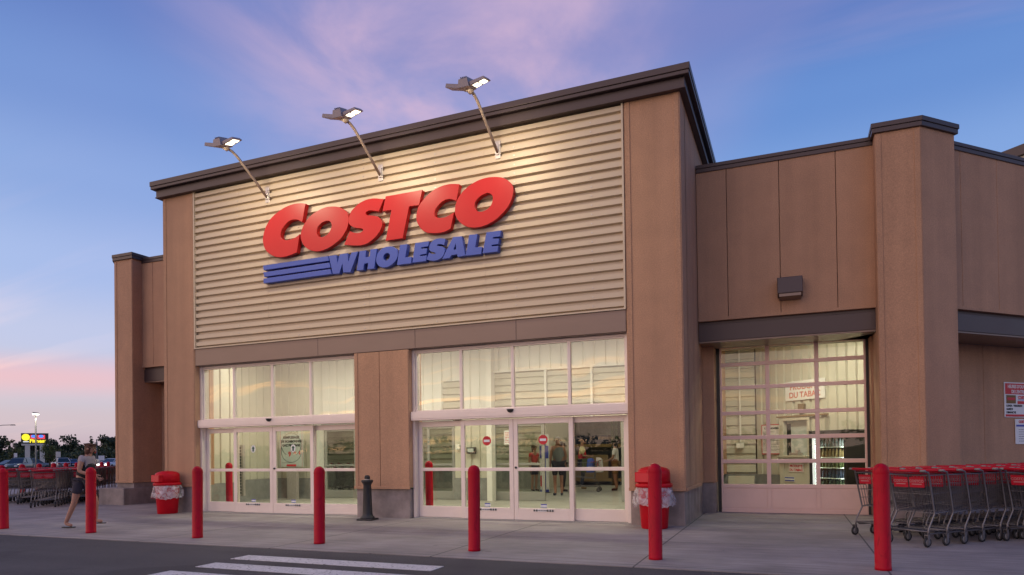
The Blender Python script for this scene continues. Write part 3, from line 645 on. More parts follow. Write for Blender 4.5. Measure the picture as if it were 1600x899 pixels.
# store interior seen through the inner doors
in_wall(IS, -18.5, -7.95, 0, 4.4, True, .22, .06, .6)
wallbox('interior_wall', -8.0, -7.9, 22.5, 26.5, 0, 4.4, 'inwall')
wallbox('interior_wall', -8, -1.9, 26.6, 26.8, 0, 4.4, 'inconc'); wallbox('interior_wall', -2.0, -1.9, 17.2, 26.6, 0, 4.4, 'inwall'); wallbox('interior_wall', -18.6, -18.5, 16.6, 22.6, 0, 4.4, 'inwall')
wallbox('interior_wall', -18.5, -14.7, 16.5, 16.6, 0, 4.4, 'inwall')
# ceiling lights (lit, seen as the glow in the glass)
def ceil_light(x, y, z, power, lx=1.2, ly=.3, col=(1, .92, .75), rot=None):
    t = MB(); t.box(x - lx / 2 - .04, x + lx / 2 + .04, y - ly / 2 - .04, y + ly / 2 + .04, z + .02, z + .09); part('ceiling_light', t, 'inwhite', B)
    l = bpy.data.lights.new('ceiling_light', 'AREA'); l.shape = 'RECTANGLE'; l.size = lx; l.size_y = ly; l.energy = power; l.color = col
    q = bpy.data.objects.new('ceiling_lamp', l); C.objects.link(q); q.location = (x, y, z)
for x in (-12.2, -9.6, -6.2, -3.6): ceil_light(x, 14.4, 4.25, 100)
for x, y in ((-13, 19.6), (-8.5, 19.6), (-5, 19.6), (-5, 24)): ceil_light(x, y, 4.25, 50)

# ------------------------------------------------------------------ roller door of the right wing and the lobby behind it
rows = [.03, .545, 1.06, 1.555, 2.065, 2.60, 3.085, 3.47]; cols = [-1.38, -.44, .485, 1.37]
t = MB()
for i, z in enumerate(rows): t.box(-1.38, 1.37, 14.98, 15.03, z - .04, z + .04)
for x in (-1.38, -.44, .485, 1.37):
    for i in range(7): t.box(x - (.04 if x > -1.3 else 0), x + (.04 if x < 1.3 else 0), 14.983, 15.027, rows[i] + .04, rows[i + 1] - .04)
RD = part('roller_door', t, 'dooralum', B, bevel=.006)
for j in range(3):
    a = cols[j] + .04; b = cols[j + 1] - .04
    t = MB(); t.box(a, b, 14.995, 15.015, rows[0] + .04, rows[1] - .04); t.box(a + .03, b - .03, 14.99, 14.9945, rows[0] + .07, rows[1] - .07); part('solid_panel', t, 'dooralum', RD, bevel=.004)
    for i in range(1, 7):
        g = MB(); g.box(a, b, 15.0, 15.008, rows[i] + .04, rows[i + 1] - .04); part('glass_pane', g, 'glass', RD)
for a, b in ((-1.45, -1.385), (1.375, 1.42)): t = MB(); t.box(a, b, 14.99, 15.08, 0, 3.44); part('door_track', t, 'dark', B)
LP_ = [(-1.9, 15.1), (1.45, 15.1), (4.2, 17.9), (4.2, 20.8), (-1.9, 20.8)]
t = MB(); t.prism(LP_, -.1, .006); part('interior_floor', t, 'infloor', B)
t = MB(); t.prism(LP_, 4.3, 4.4); part('interior_ceiling', t, 'ceil', B)
KW = frame(-.92, 20, 1, -1)
in_wall(frame(0, 20, 1, 0), -1.90, -.92, 0, 4.3, True, .26, .06, .6)
in_wall(KW, 0, 5.0, 0, 4.3, False, .28, .05, .62)
wallbox('interior_wall', -1.92, -1.86, 15.2, 20, 0, 4.3, 'inwall')
t = MB(); t.box(-1.62, -.95, 19.55, 19.9, 0, .57); part('interior_plinth', t, 'inwall', B)
t = MB(); t.box(-1.33, -1.29, 19.9, 19.94, 1.5, 4.2); part('conduit', t, 'inwhite', B)
t = MB(); t.box(-1.42, -1.22, 19.84, 19.94, 1.34, 1.48); part('junction_box', t, 'inwhite', B)
for x, y in ((-.6, 17.0), (.6, 16.4)): ceil_light(x, y, 4.15, 62, .9, .3)
# service hatch of the kiosk: recessed opening with its counter, beside a door
t = MB(); t.obox(KW, 1.02, 1.16, .01, .14, 0, 2.10); t.obox(KW, 1.16, 2.02, .01, .14, 2.02, 2.10); t.obox(KW, 1.94, 2.02, .01, .14, 0, 2.02); t.obox(KW, 1.16, 1.94, .01, .12, 0, 1.08); t.obox(KW, 1.05, 2.02, .01, .26, 1.08, 1.13); part('service_hatch', t, 'inwall', B, bevel=.006)
t = MB(); t.obox(KW, 1.17, 1.93, .003, .012, 1.13, 2.01); part('hatch_opening', t, 'cardgrey', B)
t = MB(); t.obox(KW, 1.17, 1.30, .013, .02, 1.13, 1.95); part('hatch_shutter', t, 'dark', B)
t = MB(); t.obox(KW, 2.05, 2.46, .01, .10, 0, 2.06); part('service_door', t, 'inwall', B, bevel=.006)
t = MB(); t.obox(KW, .95, 2.50, .01, .16, 2.11, 2.15); part('interior_trim', t, 'cbrown', B)

# ------------------------------------------------------------------ store sign
SG = thing('store_sign', 'store sign of red slanted capitals over smaller blue capitals and three bars', 'sign', (-7.8, 11.9, 5.0))
for i, (ch, colr, ou, inn) in enumerate(LETTERS):
    sm = all(p[2] for p in ou)
    O_ = spline(ou); I_ = spline(inn) if inn else None
    y0 = 11.885 + .004 * (i % 2)
    o = part('stripe' if ch == 'stripe' else 'letter', plate(O_, I_, y0, 12.0), 'signred' if colr == 'red' else 'signblue', SG); fix_normals(o)
    b = o.modifiers.new('b', 'BEVEL'); b.width = .006; b.segments = 2; b.limit_method = 'ANGLE'; b.angle_limit = R(50)

# ------------------------------------------------------------------ sign lamps
def sign_lamp():
    root = thing('sign_lamp', 'sign lamp', 'floodlight', (0, 0, 0), 'arm lamps lighting the sign')
    t = MB(); t.box(-.055, .055, -.045, -.025, -.17, .17); t.box(-.03, .03, -.07, -.045, -.10, .10)
    for z in (-.14, .14): t.lathe([(.014, 0), (.014, .012)], 8, (0, 0, 0)).v[-16:] ; 
    part('wall_bracket', t, 'galv', root, bevel=.004)
    t = MB(); t.tube([(0, -.05, -.06), (0, -.40, .17), (0, -.78, .42), (0, -.95, .52), (0, -1.08, .565), (0, -1.22, .575)], .028, 10); part('arm', t, 'armgrey', root)
    mt = Matrix.Translation((-.04, -1.27, .645)) @ Matrix.Rotation(R(16), 4, 'X') @ Matrix.Scale(.84, 4)
    hub = MB(); hub.hexa([(-.13, -.24, -.075), (.13, -.24, -.075), (.13, .17, -.075), (-.13, .17, -.075), (-.10, -.20, .10), (.10, -.20, .10), (.10, .13, .12), (-.10, .13, .12)])
    for q in (-.06, -.02, .02, .06): hub.box(q - .006, q + .006, -.18, .12, .10, .14)
    h = part('lamp_head', hub.xf(mt), 'lampgrey', root, bevel=.012)
    for sx in (-1, 1):
        wm_ = mt @ Matrix.Translation((sx * .125, 0, -.02)) @ Matrix.Rotation(R(-13) * sx, 4, 'Y')
        t = MB(); a, b = (0, .36) if sx > 0 else (-.30, 0)
        t.hexa([(a, -.19, -.04), (b, -.19, -.04), (b, .15, -.04), (a, .15, -.04), (a, -.17, .045), (b - .03 * (sx > 0), -.15, .02 if sx > 0 else .045), (b - .03 * (sx > 0), .11, .02 if sx > 0 else .045), (a + .03 * (sx < 0), .13, .045 if sx > 0 else .02)])
        w_ = part('lamp_wing', t.xf(wm_), 'lampgrey', root, bevel=.008)
        for k in ((0, 1) if sx > 0 else ()):
            c_ = sx * (.10 + .155 * k); t = MB(); t.box(c_ - .058, c_ + .058, -.13, .08, -.050, -.0405); part('lens', t.xf(wm_), 'lens', w_)
    t = MB(); t.tube([(0, -1.18, .57), (-.03, -1.27, .60)], .06, 10); part('swivel', t, 'armgrey', root)
    return root
lamp0 = sign_lamp()
lx = (-10.72, -7.76, -5.12); lt = ('floodlight on a curved arm above the first red letter', 'floodlight on a curved arm above the middle of the red lettering', 'floodlight on a curved arm above the last red letters')
for i, x in enumerate(lx):
    o = lamp0 if i == 0 else copy_tree(lamp0); o.location = (x, 12.03, 7.12); o['label'] = lt[i]
    l = bpy.data.lights.new('sign_light', 'AREA'); l.shape = 'RECTANGLE'; l.size = .36; l.size_y = .28; l.energy = 46; l.color = (1, .83, .58); l.spread = R(178)
    q = bpy.data.objects.new('sign_light', l); C.objects.link(q); q.location = (x + .05, 10.30, 7.50)
    q.rotation_euler = Vector((0, .95, -2.0)).to_track_quat('-Z', 'Y').to_euler()

# ------------------------------------------------------------------ wall light boxes
for X, lab in ((.02, 'small dark wedge shaped wall light above the roller door'), (-15.62, 'small dark wedge shaped wall light above the left recess, half hidden by the pilaster')):
    r = thing('wall_light', lab, 'wall light', (X, 14, 4.36), 'wedge wall lights on the wings')
    t = MB(); t.hexa([(X - .22, 13.72, 4.22), (X + .22, 13.72, 4.22), (X + .22, 13.995, 4.18), (X - .22, 13.995, 4.18), (X - .22, 13.76, 4.53), (X + .22, 13.76, 4.53), (X + .22, 13.995, 4.55), (X - .22, 13.995, 4.55)])
    part('housing', t, 'brown', r, bevel=.012)
    t = MB(); t.hexa([(X - .19, 13.74, 4.165), (X + .19, 13.74, 4.165), (X + .19, 13.98, 4.13), (X - .19, 13.98, 4.13), (X - .19, 13.74, 4.217), (X + .19, 13.74, 4.217), (X + .19, 13.98, 4.18), (X - .19, 13.98, 4.18)]); part('diffuser', t, 'fascia', r)

# ------------------------------------------------------------------ red bollards
bmb = MB(); prof = [(.083, 0), (.083, .03), (.0815, .032), (.0815, 1.07)] + [(.0815 * math.cos(a), 1.07 + .085 * math.sin(a)) for a in [R(q) for q in (12, 25, 38, 50, 62, 74, 84)]] + [(.001, 1.156)]
bmb.lathe(prof, 28)
bmb.lathe([(.0835, 1.045), (.0842, 1.05), (.0842, 1.06), (.0835, 1.065)], 28, caps=False)
BL = [(-13.84, 'leftmost red bollard of the front row, at the left edge of the view'), (-11.45, 'red bollard of the front row just beside the walking woman'), (-8.95, 'red bollard of the front row in front of the left end of the left entrance'), (-6.53, 'red bollard of the front row before the right end of the left entrance'),
      (-3.98, 'red bollard of the front row before the right-hand entrance'), (-1.55, 'red bollard of the front row standing before the right red bin'), (.89, 'red bollard of the front row before the grey trolleys, nearest the right edge')]
b0 = None
for i, (x, lab) in enumerate(BL):
    if b0 is None: o = b0 = part('bollard', bmb, 'red')
    else: o = b0.copy(); C.objects.link(o)
    o.location = (x, 8.33, 0); tag(o, lab, 'bollard', 'red bollards along the kerb'); o.rotation_euler.z = i * 1.3
    o.scale.z = 1 + .006 * ((i * 7) % 3 - 1); o.rotation_euler.x = (.006, -.004, .009, 0, -.007, .004, -.003)[i]; o.rotation_euler.y = (-.004, .006, .003, -.008, .002, .005, .004)[i]
for x, lab in ((-12.88, 'dark red bollard just inside the glass of the left entrance'), (-7.36 + .06, 'dark red bollard just inside the glass of the right-hand entrance')):
    o = b0.copy(); C.objects.link(o); o.location = (x + .1, 12.88, .006); tag(o, lab, 'bollard', 'red bollards inside the glass')
for k in range(10):
    o = b0.copy(); C.objects.link(o); o.location = (-24 - 1.73 * k, 14.4 + 1.73 * k, -.006 - .012 * max(0, k - 3)); tag(o, 'bollard behind the left trolleys, %s from the left edge' % ORD[k], 'bollard', 'red bollards behind the left trolleys'); o.scale = (1.2, 1.2, .97)

# ------------------------------------------------------------------ litter bins
def litter_bin():
    root = thing('litter_bin', 'bin', 'bin', (0, 0, 0), 'red litter bins by the doors')
    t = MB(); t.lathe([(.205, 0), (.215, .01), (.262, .62), (.268, .66)], 28); b = part('bin_body', t, 'binred', root)
    t = MB(); t.lathe([(.275, .655), (.300, .66), (.302, .70), (.290, .715), (.262, .72)], 28); part('rim', t, 'binred', root)
    # hood with a flat front holding the flap opening
    t = MB(); n = 24
    t.lathe([(.268, .715), (.262, .90), (.250, .93), (.20, .962), (.10, .985), (.001, .99)], 28); part('hood', t, 'binred', root)
    t = MB(); t.box(-.175, .175, -.288, -.20, .735, .90); h = part('hood_front', t, 'binred', root, bevel=.012)
    t = MB(); t.box(-.15, .15, -.293, -.289, .75, .885); part('flap', t, 'inkred', h)
    # clear bag folded over the edge, crumpled and flaring
    rnd = random.Random(5); n = 40; vs = []; rows_ = [(.285, .655), (.305, .60), (.315, .53), (.325, .46), (.330, .40), (.322, .365)]
    for i, (r_, z_) in enumerate(rows_):
        for k in range(n):
            a = 2 * math.pi * k / n; w = (.022 * math.sin(a * 7 + i * .5) + .014 * math.sin(a * 13 + 1.3 * i) + rnd.uniform(-.008, .008)) * min(1, i / 2)
            vs.append(((r_ + w) * math.cos(a), (r_ + w) * math.sin(a), z_ + (rnd.uniform(-.03, .02) + .025 * math.sin(3 * a) if i == len(rows_) - 1 else 0)))
    t = MB(); t.add(vs, [(i * n + k, i * n + (k + 1) % n, (i + 1) * n + (k + 1) % n, (i + 1) * n + k) for i in range(len(rows_) - 1) for k in range(n)], True); part('bag', t, 'bag', root)
    return root
lb = litter_bin(); lb.location = (-13.47, 11.68, 0); lb.rotation_euler.z = R(-12); lb['label'] = 'red litter bin with a clear bag at the foot of the left pilaster'
l2 = copy_tree(lb); l2.location = (-2.17, 11.62, 0); l2.rotation_euler.z = R(-24); l2['label'] = 'red litter bin with a clear bag behind a bollard, right of the entrances'; l2.scale = (1.03, 1.03, 1.06)

# ------------------------------------------------------------------ ash post
ap = thing('ash_post', 'black cast column-shaped ash post on a square foot in front of the pier', 'ash post', (-7.87, 11.55, 0))
def lift(mb): return mb.xf(Matrix.Translation((-7.87, 11.55, 0)) @ Matrix.Rotation(R(8), 4, 'Z'))
t = MB(); t.box(-.165, .165, -.165, .165, 0, .035); part('foot', lift(t), 'ash', ap, bevel=.01)
t = MB(); t.lathe([(.15, .035), (.135, .06), (.108, .09), (.098, .13), (.094, .2), (.078, .70), (.082, .715), (.118, .765), (.120, .785), (.110, .80), (.06, .805)], 24); part('column', lift(t), 'ash', ap)
t = MB(); t.lathe([(.062, .805), (.062, .818)], 20); part('collar', lift(t), 'galv', ap)
t = MB(); t.lathe([(.056, .818), (.056, .865), (.045, .885), (.03, .895), (.001, .897)], 20); t.box(-.02, .02, -.065, -.05, .83, .87); part('cap', lift(t), 'ash', ap)

# ------------------------------------------------------------------ trolleys
def trolley():
    root = thing('shopping_trolley', 'trolley', 'shopping cart', (0, 0, 0))
    S_ = 'chrome'
    # rear frame: posts lean forward from the handle, kick back to the wheels
    t = MB()
    for sx in (-1, 1):
        t.tube([(sx * .285, -.06, 1.0), (sx * .285, .02, .975), (sx * .275, .14, .46), (sx * .27, .14, .42), (sx * .275, .02, .24), (sx * .275, .0, .13)], .0125, 6)
        t.tube([(sx * .275, .01, .22), (sx * .255, .06, .17), (sx * .20, .90, .17)], .012, 6)
        t.tube([(sx * .27, .14, .43), (sx * .24, .5, .45), (sx * .2, .82, .50)], .009, 5)
    t.tube([(-.20, .90, .17), (.20, .90, .17)], .012, 6); t.tube([(-.27, .03, .20), (.27, .03, .20)], .010, 5)
    t.tube([(-.2, .82, .50), (.2, .82, .50)], .009, 5)
    part('frame', t, S_, root)
    # basket of wires
    t = MB(); w = .0032
    def rim(f):   # f=0 bottom .. 1 top ; ring of four corners
        zb = .44 + f * .50; yr = .14 - f * .12; yf = .82 + f * .13; xr = .262 + f * .015; xf_ = .19 + f * .03; zf = .51 + f * .43
        return [(-xr, yr, zb), (xr, yr, zb), (xf_, yf, zf), (-xf_, yf, zf)]
    A_, Z_ = rim(0), rim(1)
    def lerp(a, b, k): return tuple(a[i] + (b[i] - a[i]) * k for i in range(3))
    for f, r_ in ((0, .006), (.25, w), (.5, .0045), (.75, w), (1, .0075)):
        c = rim(f); 
        for i in range(4): t.tube([c[i], c[(i + 1) % 4]], r_, 4, False)
    for i, n in ((0, 11), (1, 17), (2, 9), (3, 17)):
        for k in range(1, n):
            t.tube([lerp(A_[i], A_[(i + 1) % 4], k / n), lerp(Z_[i], Z_[(i + 1) % 4], k / n)], w, 3, False)
    for k in range(1, 9): t.tube([lerp(A_[0], A_[1], k / 9), lerp(A_[3], A_[2], k / 9)], w, 3, False)
    part('basket', t, S_, root)
    t = MB(); 
    for k in range(7): t.tube([(-.25 + k * .0833, .05, .205), (-.19 + k * .063, .88, .185)], .004, 4, False)
    for y in (.05, .3, .6, .88): t.tube([(-.26 + y * .06, y, .20), (.26 - y * .06, y, .20)], .005, 4, False)
    part('lower_rack', t, S_, root)
    t = MB(); t.tube([(-.24, -.075, 1.0), (.24, -.075, 1.0)], .018, 8); hd = part('handle', t, 'cartred', root)
    for sx in (-1, 1): t = MB(); t.tube([(sx * .305, -.06, 1.0), (sx * .24, -.075, 1.0)], .0165, 8); part('handle_end', t, 'wheelgrey', hd)
    t = MB(); t.hexa([(-.235, -.03, .965), (.235, -.03, .965), (.225, .23, .945), (-.225, .23, .945), (-.235, -.03, .975), (.235, -.03, .975), (.225, .23, .955), (-.225, .23, .955)]); part('child_seat', t, 'cartred', root, bevel=.006)
    # placards on the rear gate
    gf = lambda x, dz, d: (x, .038 + (.87 - dz) * .24 * .5 - d - .012, dz)
    for sx in (-1, 1):
        t = MB(); P = [gf(sx * .115 + a, z, d) for z in (.775, .915) for a, d in ((-.105, .004), (.105, .004), (.105, -.004), (-.105, -.004))]; t.hexa(P); pl_ = part('placard', t, 'cartred', root, bevel=.003)
        tx = text_mb('COSTCO', .050, .0008, depth=.0006); tx.v = [gf(sx * .115 + x, .845 + y, .0055 + z) for x, y, z in tx.v]; 
        tx.join(MB()); part('lettering', tx, 'faded', pl_)
        tx = MB(); tx.hexa([gf(sx * .115 + a, z, d) for z in (.815, .826) for a, d in ((-.07, .006), (.07, .006), (.07, .0045), (-.07, .0045))]); part('underline', tx, 'faded', pl_)
    # castors
    for sx, y in ((-.275, -.01), (.275, -.01), (-.19, .86), (.19, .86)):
        t = MB(); 
        rp = [(.045, -.012), (.062, -.014), (.066, -.008), (.066, .008), (.062, .014), (.045, .012)]
        t.lathe(rp, 14); t.xf(Matrix.Translation((sx, y, .067)) @ Matrix.Rotation(R(90), 4, 'Y')); wh = part('wheel', t, 'rubber', root)
        t = MB(); t.lathe([(.001, -.013), (.044, -.013), (.044, .013), (.001, .013)], 12); t.xf(Matrix.Translation((sx, y, .067)) @ Matrix.Rotation(R(90), 4, 'Y')); part('hub', t, 'wheelgrey', wh)
        t = MB(); t.box(sx - .026, sx - .020, y - .02, y + .02, .06, .155); t.box(sx + .020, sx + .026, y - .02, y + .02, .06, .155); t.box(sx - .026, sx + .026, y - .02, y + .02, .155, .165); part('fork', t, S_, wh)
    return root
tr0 = trolley(); used = [False]
rnd = random.Random(11)
def row(cx, cy, fx, fy, n, rowname, group, pitch=.365):
    ang = math.atan2(fy, fx) - math.pi / 2
    for k in range(n):
        o = copy_tree(tr0) if used[0] else tr0; used[0] = True
        s = k * pitch + rnd.uniform(-.015, .015); lat = rnd.uniform(-.012, .012)
        o.location = (cx + fx * s + fy * lat, cy + fy * s - fx * lat, 0); o.rotation_euler.z = ang + rnd.uniform(-.012, .012); o['group'] = group
        o['label'] = 'trolley %s from the near end of the %s' % (ORD[k], rowname)
q = .70711
row(1.43, 10.52, q, q, 11, 'row just behind the rightmost bollard', 'trolleys parked at the right')
row(1.06, 11.31, q, q, 13, 'row closest to the roller door', 'trolleys parked at the right')
row(2.92, 11.13, q, q, 7, 'row cut by the right picture edge', 'trolleys parked at the right')
row(-18.57, 12.18, -q, q, 14, 'row left of the walking woman', 'trolleys parked at the left')
row(-19.00, 13.56, -q, q, 14, 'row behind the walking woman', 'trolleys parked at the left')
row(-20.44, 12.99, -q, q, 11, 'row one place in from the left edge', 'trolleys parked at the left')
row(-21.20, 12.85, -q, q, 9, 'row at the left edge of the view', 'trolleys parked at the left')
for i, (x, y) in enumerate(((-14.5, 19.3), (-13.85, 19.35), (-14.5, 19.7), (-13.85, 19.75))):
    o = copy_tree(tr0); o.location = (x, y, .006); o['group'] = 'trolleys inside the store'; o['label'] = 'trolley seen through the left entrance, %s one of the %s pair' % (('left', 'right')[i % 2], ('near', 'far')[i // 2])

# ------------------------------------------------------------------ people
def skin_mb(verts, edges, rad, root=0, sub=1):
    bm = bmesh.new(); ly = bm.verts.layers.skin.verify(); vv = [bm.verts.new(v) for v in verts]
    for a, b in edges: bm.edges.new((vv[a], vv[b]))
    for i, v in enumerate(vv):
        r_ = rad[i]; v[ly].radius = r_ if isinstance(r_, tuple) else (r_, r_); v[ly].use_root = (i == root)
    me = bpy.data.meshes.new('s'); bm.to_mesh(me); bm.free()
    ob = bpy.data.objects.new('s', me); C.objects.link(ob)
    m = ob.modifiers.new('k', 'SKIN'); m.use_smooth_shade = True; s = ob.modifiers.new('u', 'SUBSURF'); s.levels = sub; s.render_levels = sub
    dg = bpy.context.evaluated_depsgraph_get(); m2 = bpy.data.meshes.new_from_object(ob.evaluated_get(dg))
    mb = MB(); mb.v = [tuple(v.co) for v in m2.vertices]; mb.f = [tuple(p.vertices) for p in m2.polygons]; mb.s = [True] * len(mb.f)
    bpy.data.objects.remove(ob); bpy.data.meshes.remove(me); bpy.data.meshes.remove(m2); return mb
JD = dict(pelvis=(0, 0, .95), belly=(0, .01, 1.09), chest=(0, 0, 1.27), neckb=(0, 0, 1.42), neck=(0, .01, 1.49), head=(0, .025, 1.585), crown=(0, .015, 1.66),
          lsh=(-.165, 0, 1.385), lel=(-.215, -.02, 1.12), lwr=(-.215, .06, .88), lha=(-.215, .085, .80), rsh=(.165, 0, 1.385), rel=(.215, -.02, 1.12), rwr=(.215, .06, .88), rha=(.215, .085, .80),
          lhi=(-.09, 0, .90), lkn=(-.095, .02, .49), lan=(-.095, -.03, .085), lto=(-.11, .12, .035), rhi=(.09, 0, .90), rkn=(.095, .02, .49), ran=(.095, -.03, .085), rto=(.11, .12, .035))
JR = dict(pelvis=.125, belly=.115, chest=.13, neckb=.075, neck=.052, head=.088, crown=.07, lsh=.058, lel=.042, lwr=.028, lha=.030, rsh=.058, rel=.042, rwr=.028, rha=.030,
          lhi=.088, lkn=.056, lan=.038, lto=.030, rhi=.088, rkn=.056, ran=.038, rto=.030)
JE = [('pelvis', 'belly'), ('belly', 'chest'), ('chest', 'neckb'), ('neckb', 'neck'), ('neck', 'head'), ('head', 'crown'), ('chest', 'lsh'), ('lsh', 'lel'), ('lel', 'lwr'), ('lwr', 'lha'), ('chest', 'rsh'), ('rsh', 'rel'), ('rel', 'rwr'), ('rwr', 'rha'),
      ('pelvis', 'lhi'), ('lhi', 'lkn'), ('lkn', 'lan'), ('lan', 'lto'), ('pelvis', 'rhi'), ('rhi', 'rkn'), ('rkn', 'ran'), ('ran', 'rto')]
def person(label, loc, rz, pose, skin, hair, clothes, scale=1.0, hairlen=0, fat=1.0, group=None):
    J = dict(JD); J.update({k: v for k, v in pose.items() if k != 'face'}); J = {k: Vector(v) for k, v in J.items()}
    RD_ = dict(JR)
    for k in ('pelvis', 'belly', 'chest'): RD_[k] *= fat
    mtx = Matrix.Translation(loc) @ Matrix.Rotation(rz, 4, 'Z') @ Matrix.Scale(scale, 4)
    root = thing('person', label, 'person', loc, group)
    names = list(JD); vs = [J[n] for n in names]; ra = [RD_[n] for n in names]; ed = [(names.index(a), names.index(b)) for a, b in JE]
    for sd in ('l', 'r'):
        h = J[sd + 'ha']; w_ = J[sd + 'wr']; d = (h - w_).normalized(); sx = -1 if sd == 'l' else 1
        side = Vector((0, 1, 0)) - d * d.y; side = side.normalized() if side.length > .2 else Vector((1, 0, 0)); palm = d.cross(side).normalized()
        hi = names.index(sd + 'ha')
        for q_, ln in ((-.027, .062), (-.009, .075), (.009, .080), (.027, .070)):
            i0 = len(vs); vs += [h + side * q_ + d * .018, h + side * q_ * 1.15 + d * (.018 + ln * .55) + palm * .006, h + side * q_ * 1.1 + d * (.015 + ln) + palm * .022]; ra += [.0095, .0085, .007]
            ed += [(hi, i0), (i0, i0 + 1), (i0 + 1, i0 + 2)]
        i0 = len(vs); vs += [h + side * .038 - d * .015, h + side * .055 + d * .02 + palm * .01]; ra += [.011, .008]; ed += [(hi, i0), (i0, i0 + 1)]
    # nose and ears are drawn out of the head; chin gives the jaw
    hv = names.index('head'); fwd = Vector((0, 1, 0))
    if 'face' in pose: fwd = Vector(pose['face']).normalized()
    i0 = len(vs); vs += [J['head'] + fwd * .030 - Vector((0, 0, .060))]; ra += [.042]; ed += [(hv, i0)]
    body = part('body', skin_mb(vs, ed, ra, 0, 1).xf(mtx), skin, root)
    lat = fwd.cross(Vector((0, 0, 1)))
    hc = J['head']
    for sx in (-1, 1): t = MB(); t.ball(hc + fwd * .083 + lat * sx * .032 + Vector((0, 0, .012)), .011, 8, 5); part('eye', t.xf(mtx), 'black', root)
    t = MB(); t.tube([hc + fwd * .085 + Vector((0, 0, .008)), hc + fwd * .112 - Vector((0, 0, .03)), hc + fwd * .085 - Vector((0, 0, .036))], [.007, .013, .010], 6); part('nose', t.xf(mtx), skin, root)
    for sx in (-1, 1): t = MB(); t.ball(hc + lat * sx * .092 - Vector((0, 0, .005)), .022, 8, 5); part('ear', t.xf(mtx), skin, root)
    t = MB(); t.tube([hc + fwd * .089 + lat * -.022 - Vector((0, 0, .062)), hc + fwd * .096 - Vector((0, 0, .060)), hc + fwd * .089 + lat * .022 - Vector((0, 0, .062))], .006, 5); part('mouth', t.xf(mtx), 'inkred', root)
    # hair cap
    hb_ = [hc - fwd * .03 - Vector((0, 0, .0)), hc - fwd * .022 + Vector((0, 0, .05)), hc + fwd * .01 + Vector((0, 0, .078))]; hr = [.086, .092, .074]; he = [(0, 1), (1, 2)]
    if hairlen: hb_ += [hc - fwd * .06 - Vector((0, 0, .10)), hc - fwd * .055 - Vector((0, 0, .10 + hairlen))]; hr += [.062, .04]; he += [(0, 3), (3, 4)]
    part('hair', skin_mb(hb_, he, hr, 0, 2).xf(mtx), hair, root)
    # clothes grown over the same skeleton, a little wider
    def mid(a, b, k): return J[a].lerp(J[b], k)
    for nm, kind, m, k in clothes:
        if kind == 'shirt' or kind == 'vest' or kind == 'tank':
            pts = [J['pelvis'] + Vector((0, 0, -.03)), J['belly'], J['chest'], J['neckb'] + Vector((0, 0, -.04))]; rr = [RD_['pelvis'] * 1.10, RD_['belly'] * 1.14, RD_['chest'] * 1.12, .085]; ee = [(0, 1), (1, 2), (2, 3)]
            for sd in ('l', 'r'):
                i0 = len(pts); pts += [J[sd + 'sh'] * 1.0]; rr += [.072 if kind != 'tank' else .06]; ee += [(2, i0)]
                if kind == 'shirt' and k > 0: pts += [mid(sd + 'sh', sd + 'el', k)]; rr += [.062]; ee += [(i0, i0 + 1)]
        elif kind == 'legs':
            pts = [J['pelvis']]; rr = [RD_['pelvis'] * 1.13]; ee = []
            for sd in ('l', 'r'):
                i0 = len(pts); pts += [J[sd + 'hi']]; rr += [.105]; ee += [(0, i0)]
                if k <= 1: pts += [mid(sd + 'hi', sd + 'kn', k)]; rr += [.085]; ee += [(i0, i0 + 1)]
                else: pts += [J[sd + 'kn'], mid(sd + 'kn', sd + 'an', k - 1)]; rr += [.072, .055]; ee += [(i0, i0 + 1), (i0 + 1, i0 + 2)]
        elif kind == 'shoes':
            for sd in ('l', 'r'):
                a, b = J[sd + 'an'], J[sd + 'to']; s_ = skin_mb([a + (a - b) * .15 - Vector((0, 0, .035)), a.lerp(b, .45) + Vector((0, 0, -.012)), b + (b - a) * .12], [(0, 1), (1, 2)], [.046, .044, .036], 0, 1); part(nm, s_.xf(mtx), m, root)
            continue
        elif kind == 'sandals':
            for sd in ('l', 'r'):
                a, b = J[sd + 'an'], J[sd + 'to']; d = (b - a); dn = Vector((d.x, d.y, 0)).normalized(); s_ = MB(); z = min(b.z, a.z) - .037
                p0 = a - dn * .06; L_ = .25; lt_ = dn.cross(Vector((0, 0, 1)))
                s_.hexa([tuple(Vector((p0.x, p0.y, zz)) + dn * u_ + lt_ * v_) for zz in (z, z + .018) for u_, v_ in ((0, -.035), (L_, -.042), (L_, .042), (0, .035))]); part(nm, s_.xf(mtx), m, root)
            continue
        part(nm, skin_mb(pts, ee, rr, 0, 2).xf(mtx), m, root)
    return root
# walking woman on the walkway, mid stride to the right
walk_pose = dict(pelvis=(0, 0, .93), belly=(0, .04, 1.07), chest=(0, .09, 1.24), neckb=(0, .13, 1.385), neck=(0, .15, 1.45), head=(0, .185, 1.54), crown=(0, .175, 1.615), face=(0, 1, -.22),
                 lsh=(-.16, .08, 1.36), lel=(-.22, -.02, 1.10), lwr=(-.20, .16, .95), lha=(-.18, .23, .93), rsh=(.16, .12, 1.36), rel=(.22, .10, 1.10), rwr=(.17, .32, 1.03), rha=(.15, .40, 1.03),
                 lhi=(-.09, 0, .88), lkn=(-.10, .20, .52), lan=(-.09, .20, .13), lto=(-.10, .34, .10), rhi=(.09, -.01, .88), rkn=(.10, -.10, .49), ran=(.10, -.29, .085), rto=(.11, -.14, .04))
pw = person('woman in a white top, black vest and dark shorts walking past in flip-flops', (-12.52, 8.95, 0), R(-75), walk_pose, 'skin', 'hair',
       [('top', 'shirt', 'cpale', .45), ('shorts', 'legs', 'cshorts', .62), ('sandal', 'sandals', 'dark', 0)], .97, .12, .93)
wm = Matrix.Translation((-12.52, 8.95, 0)) @ Matrix.Rotation(R(-75), 4, 'Z') @ Matrix.Scale(.97, 4)
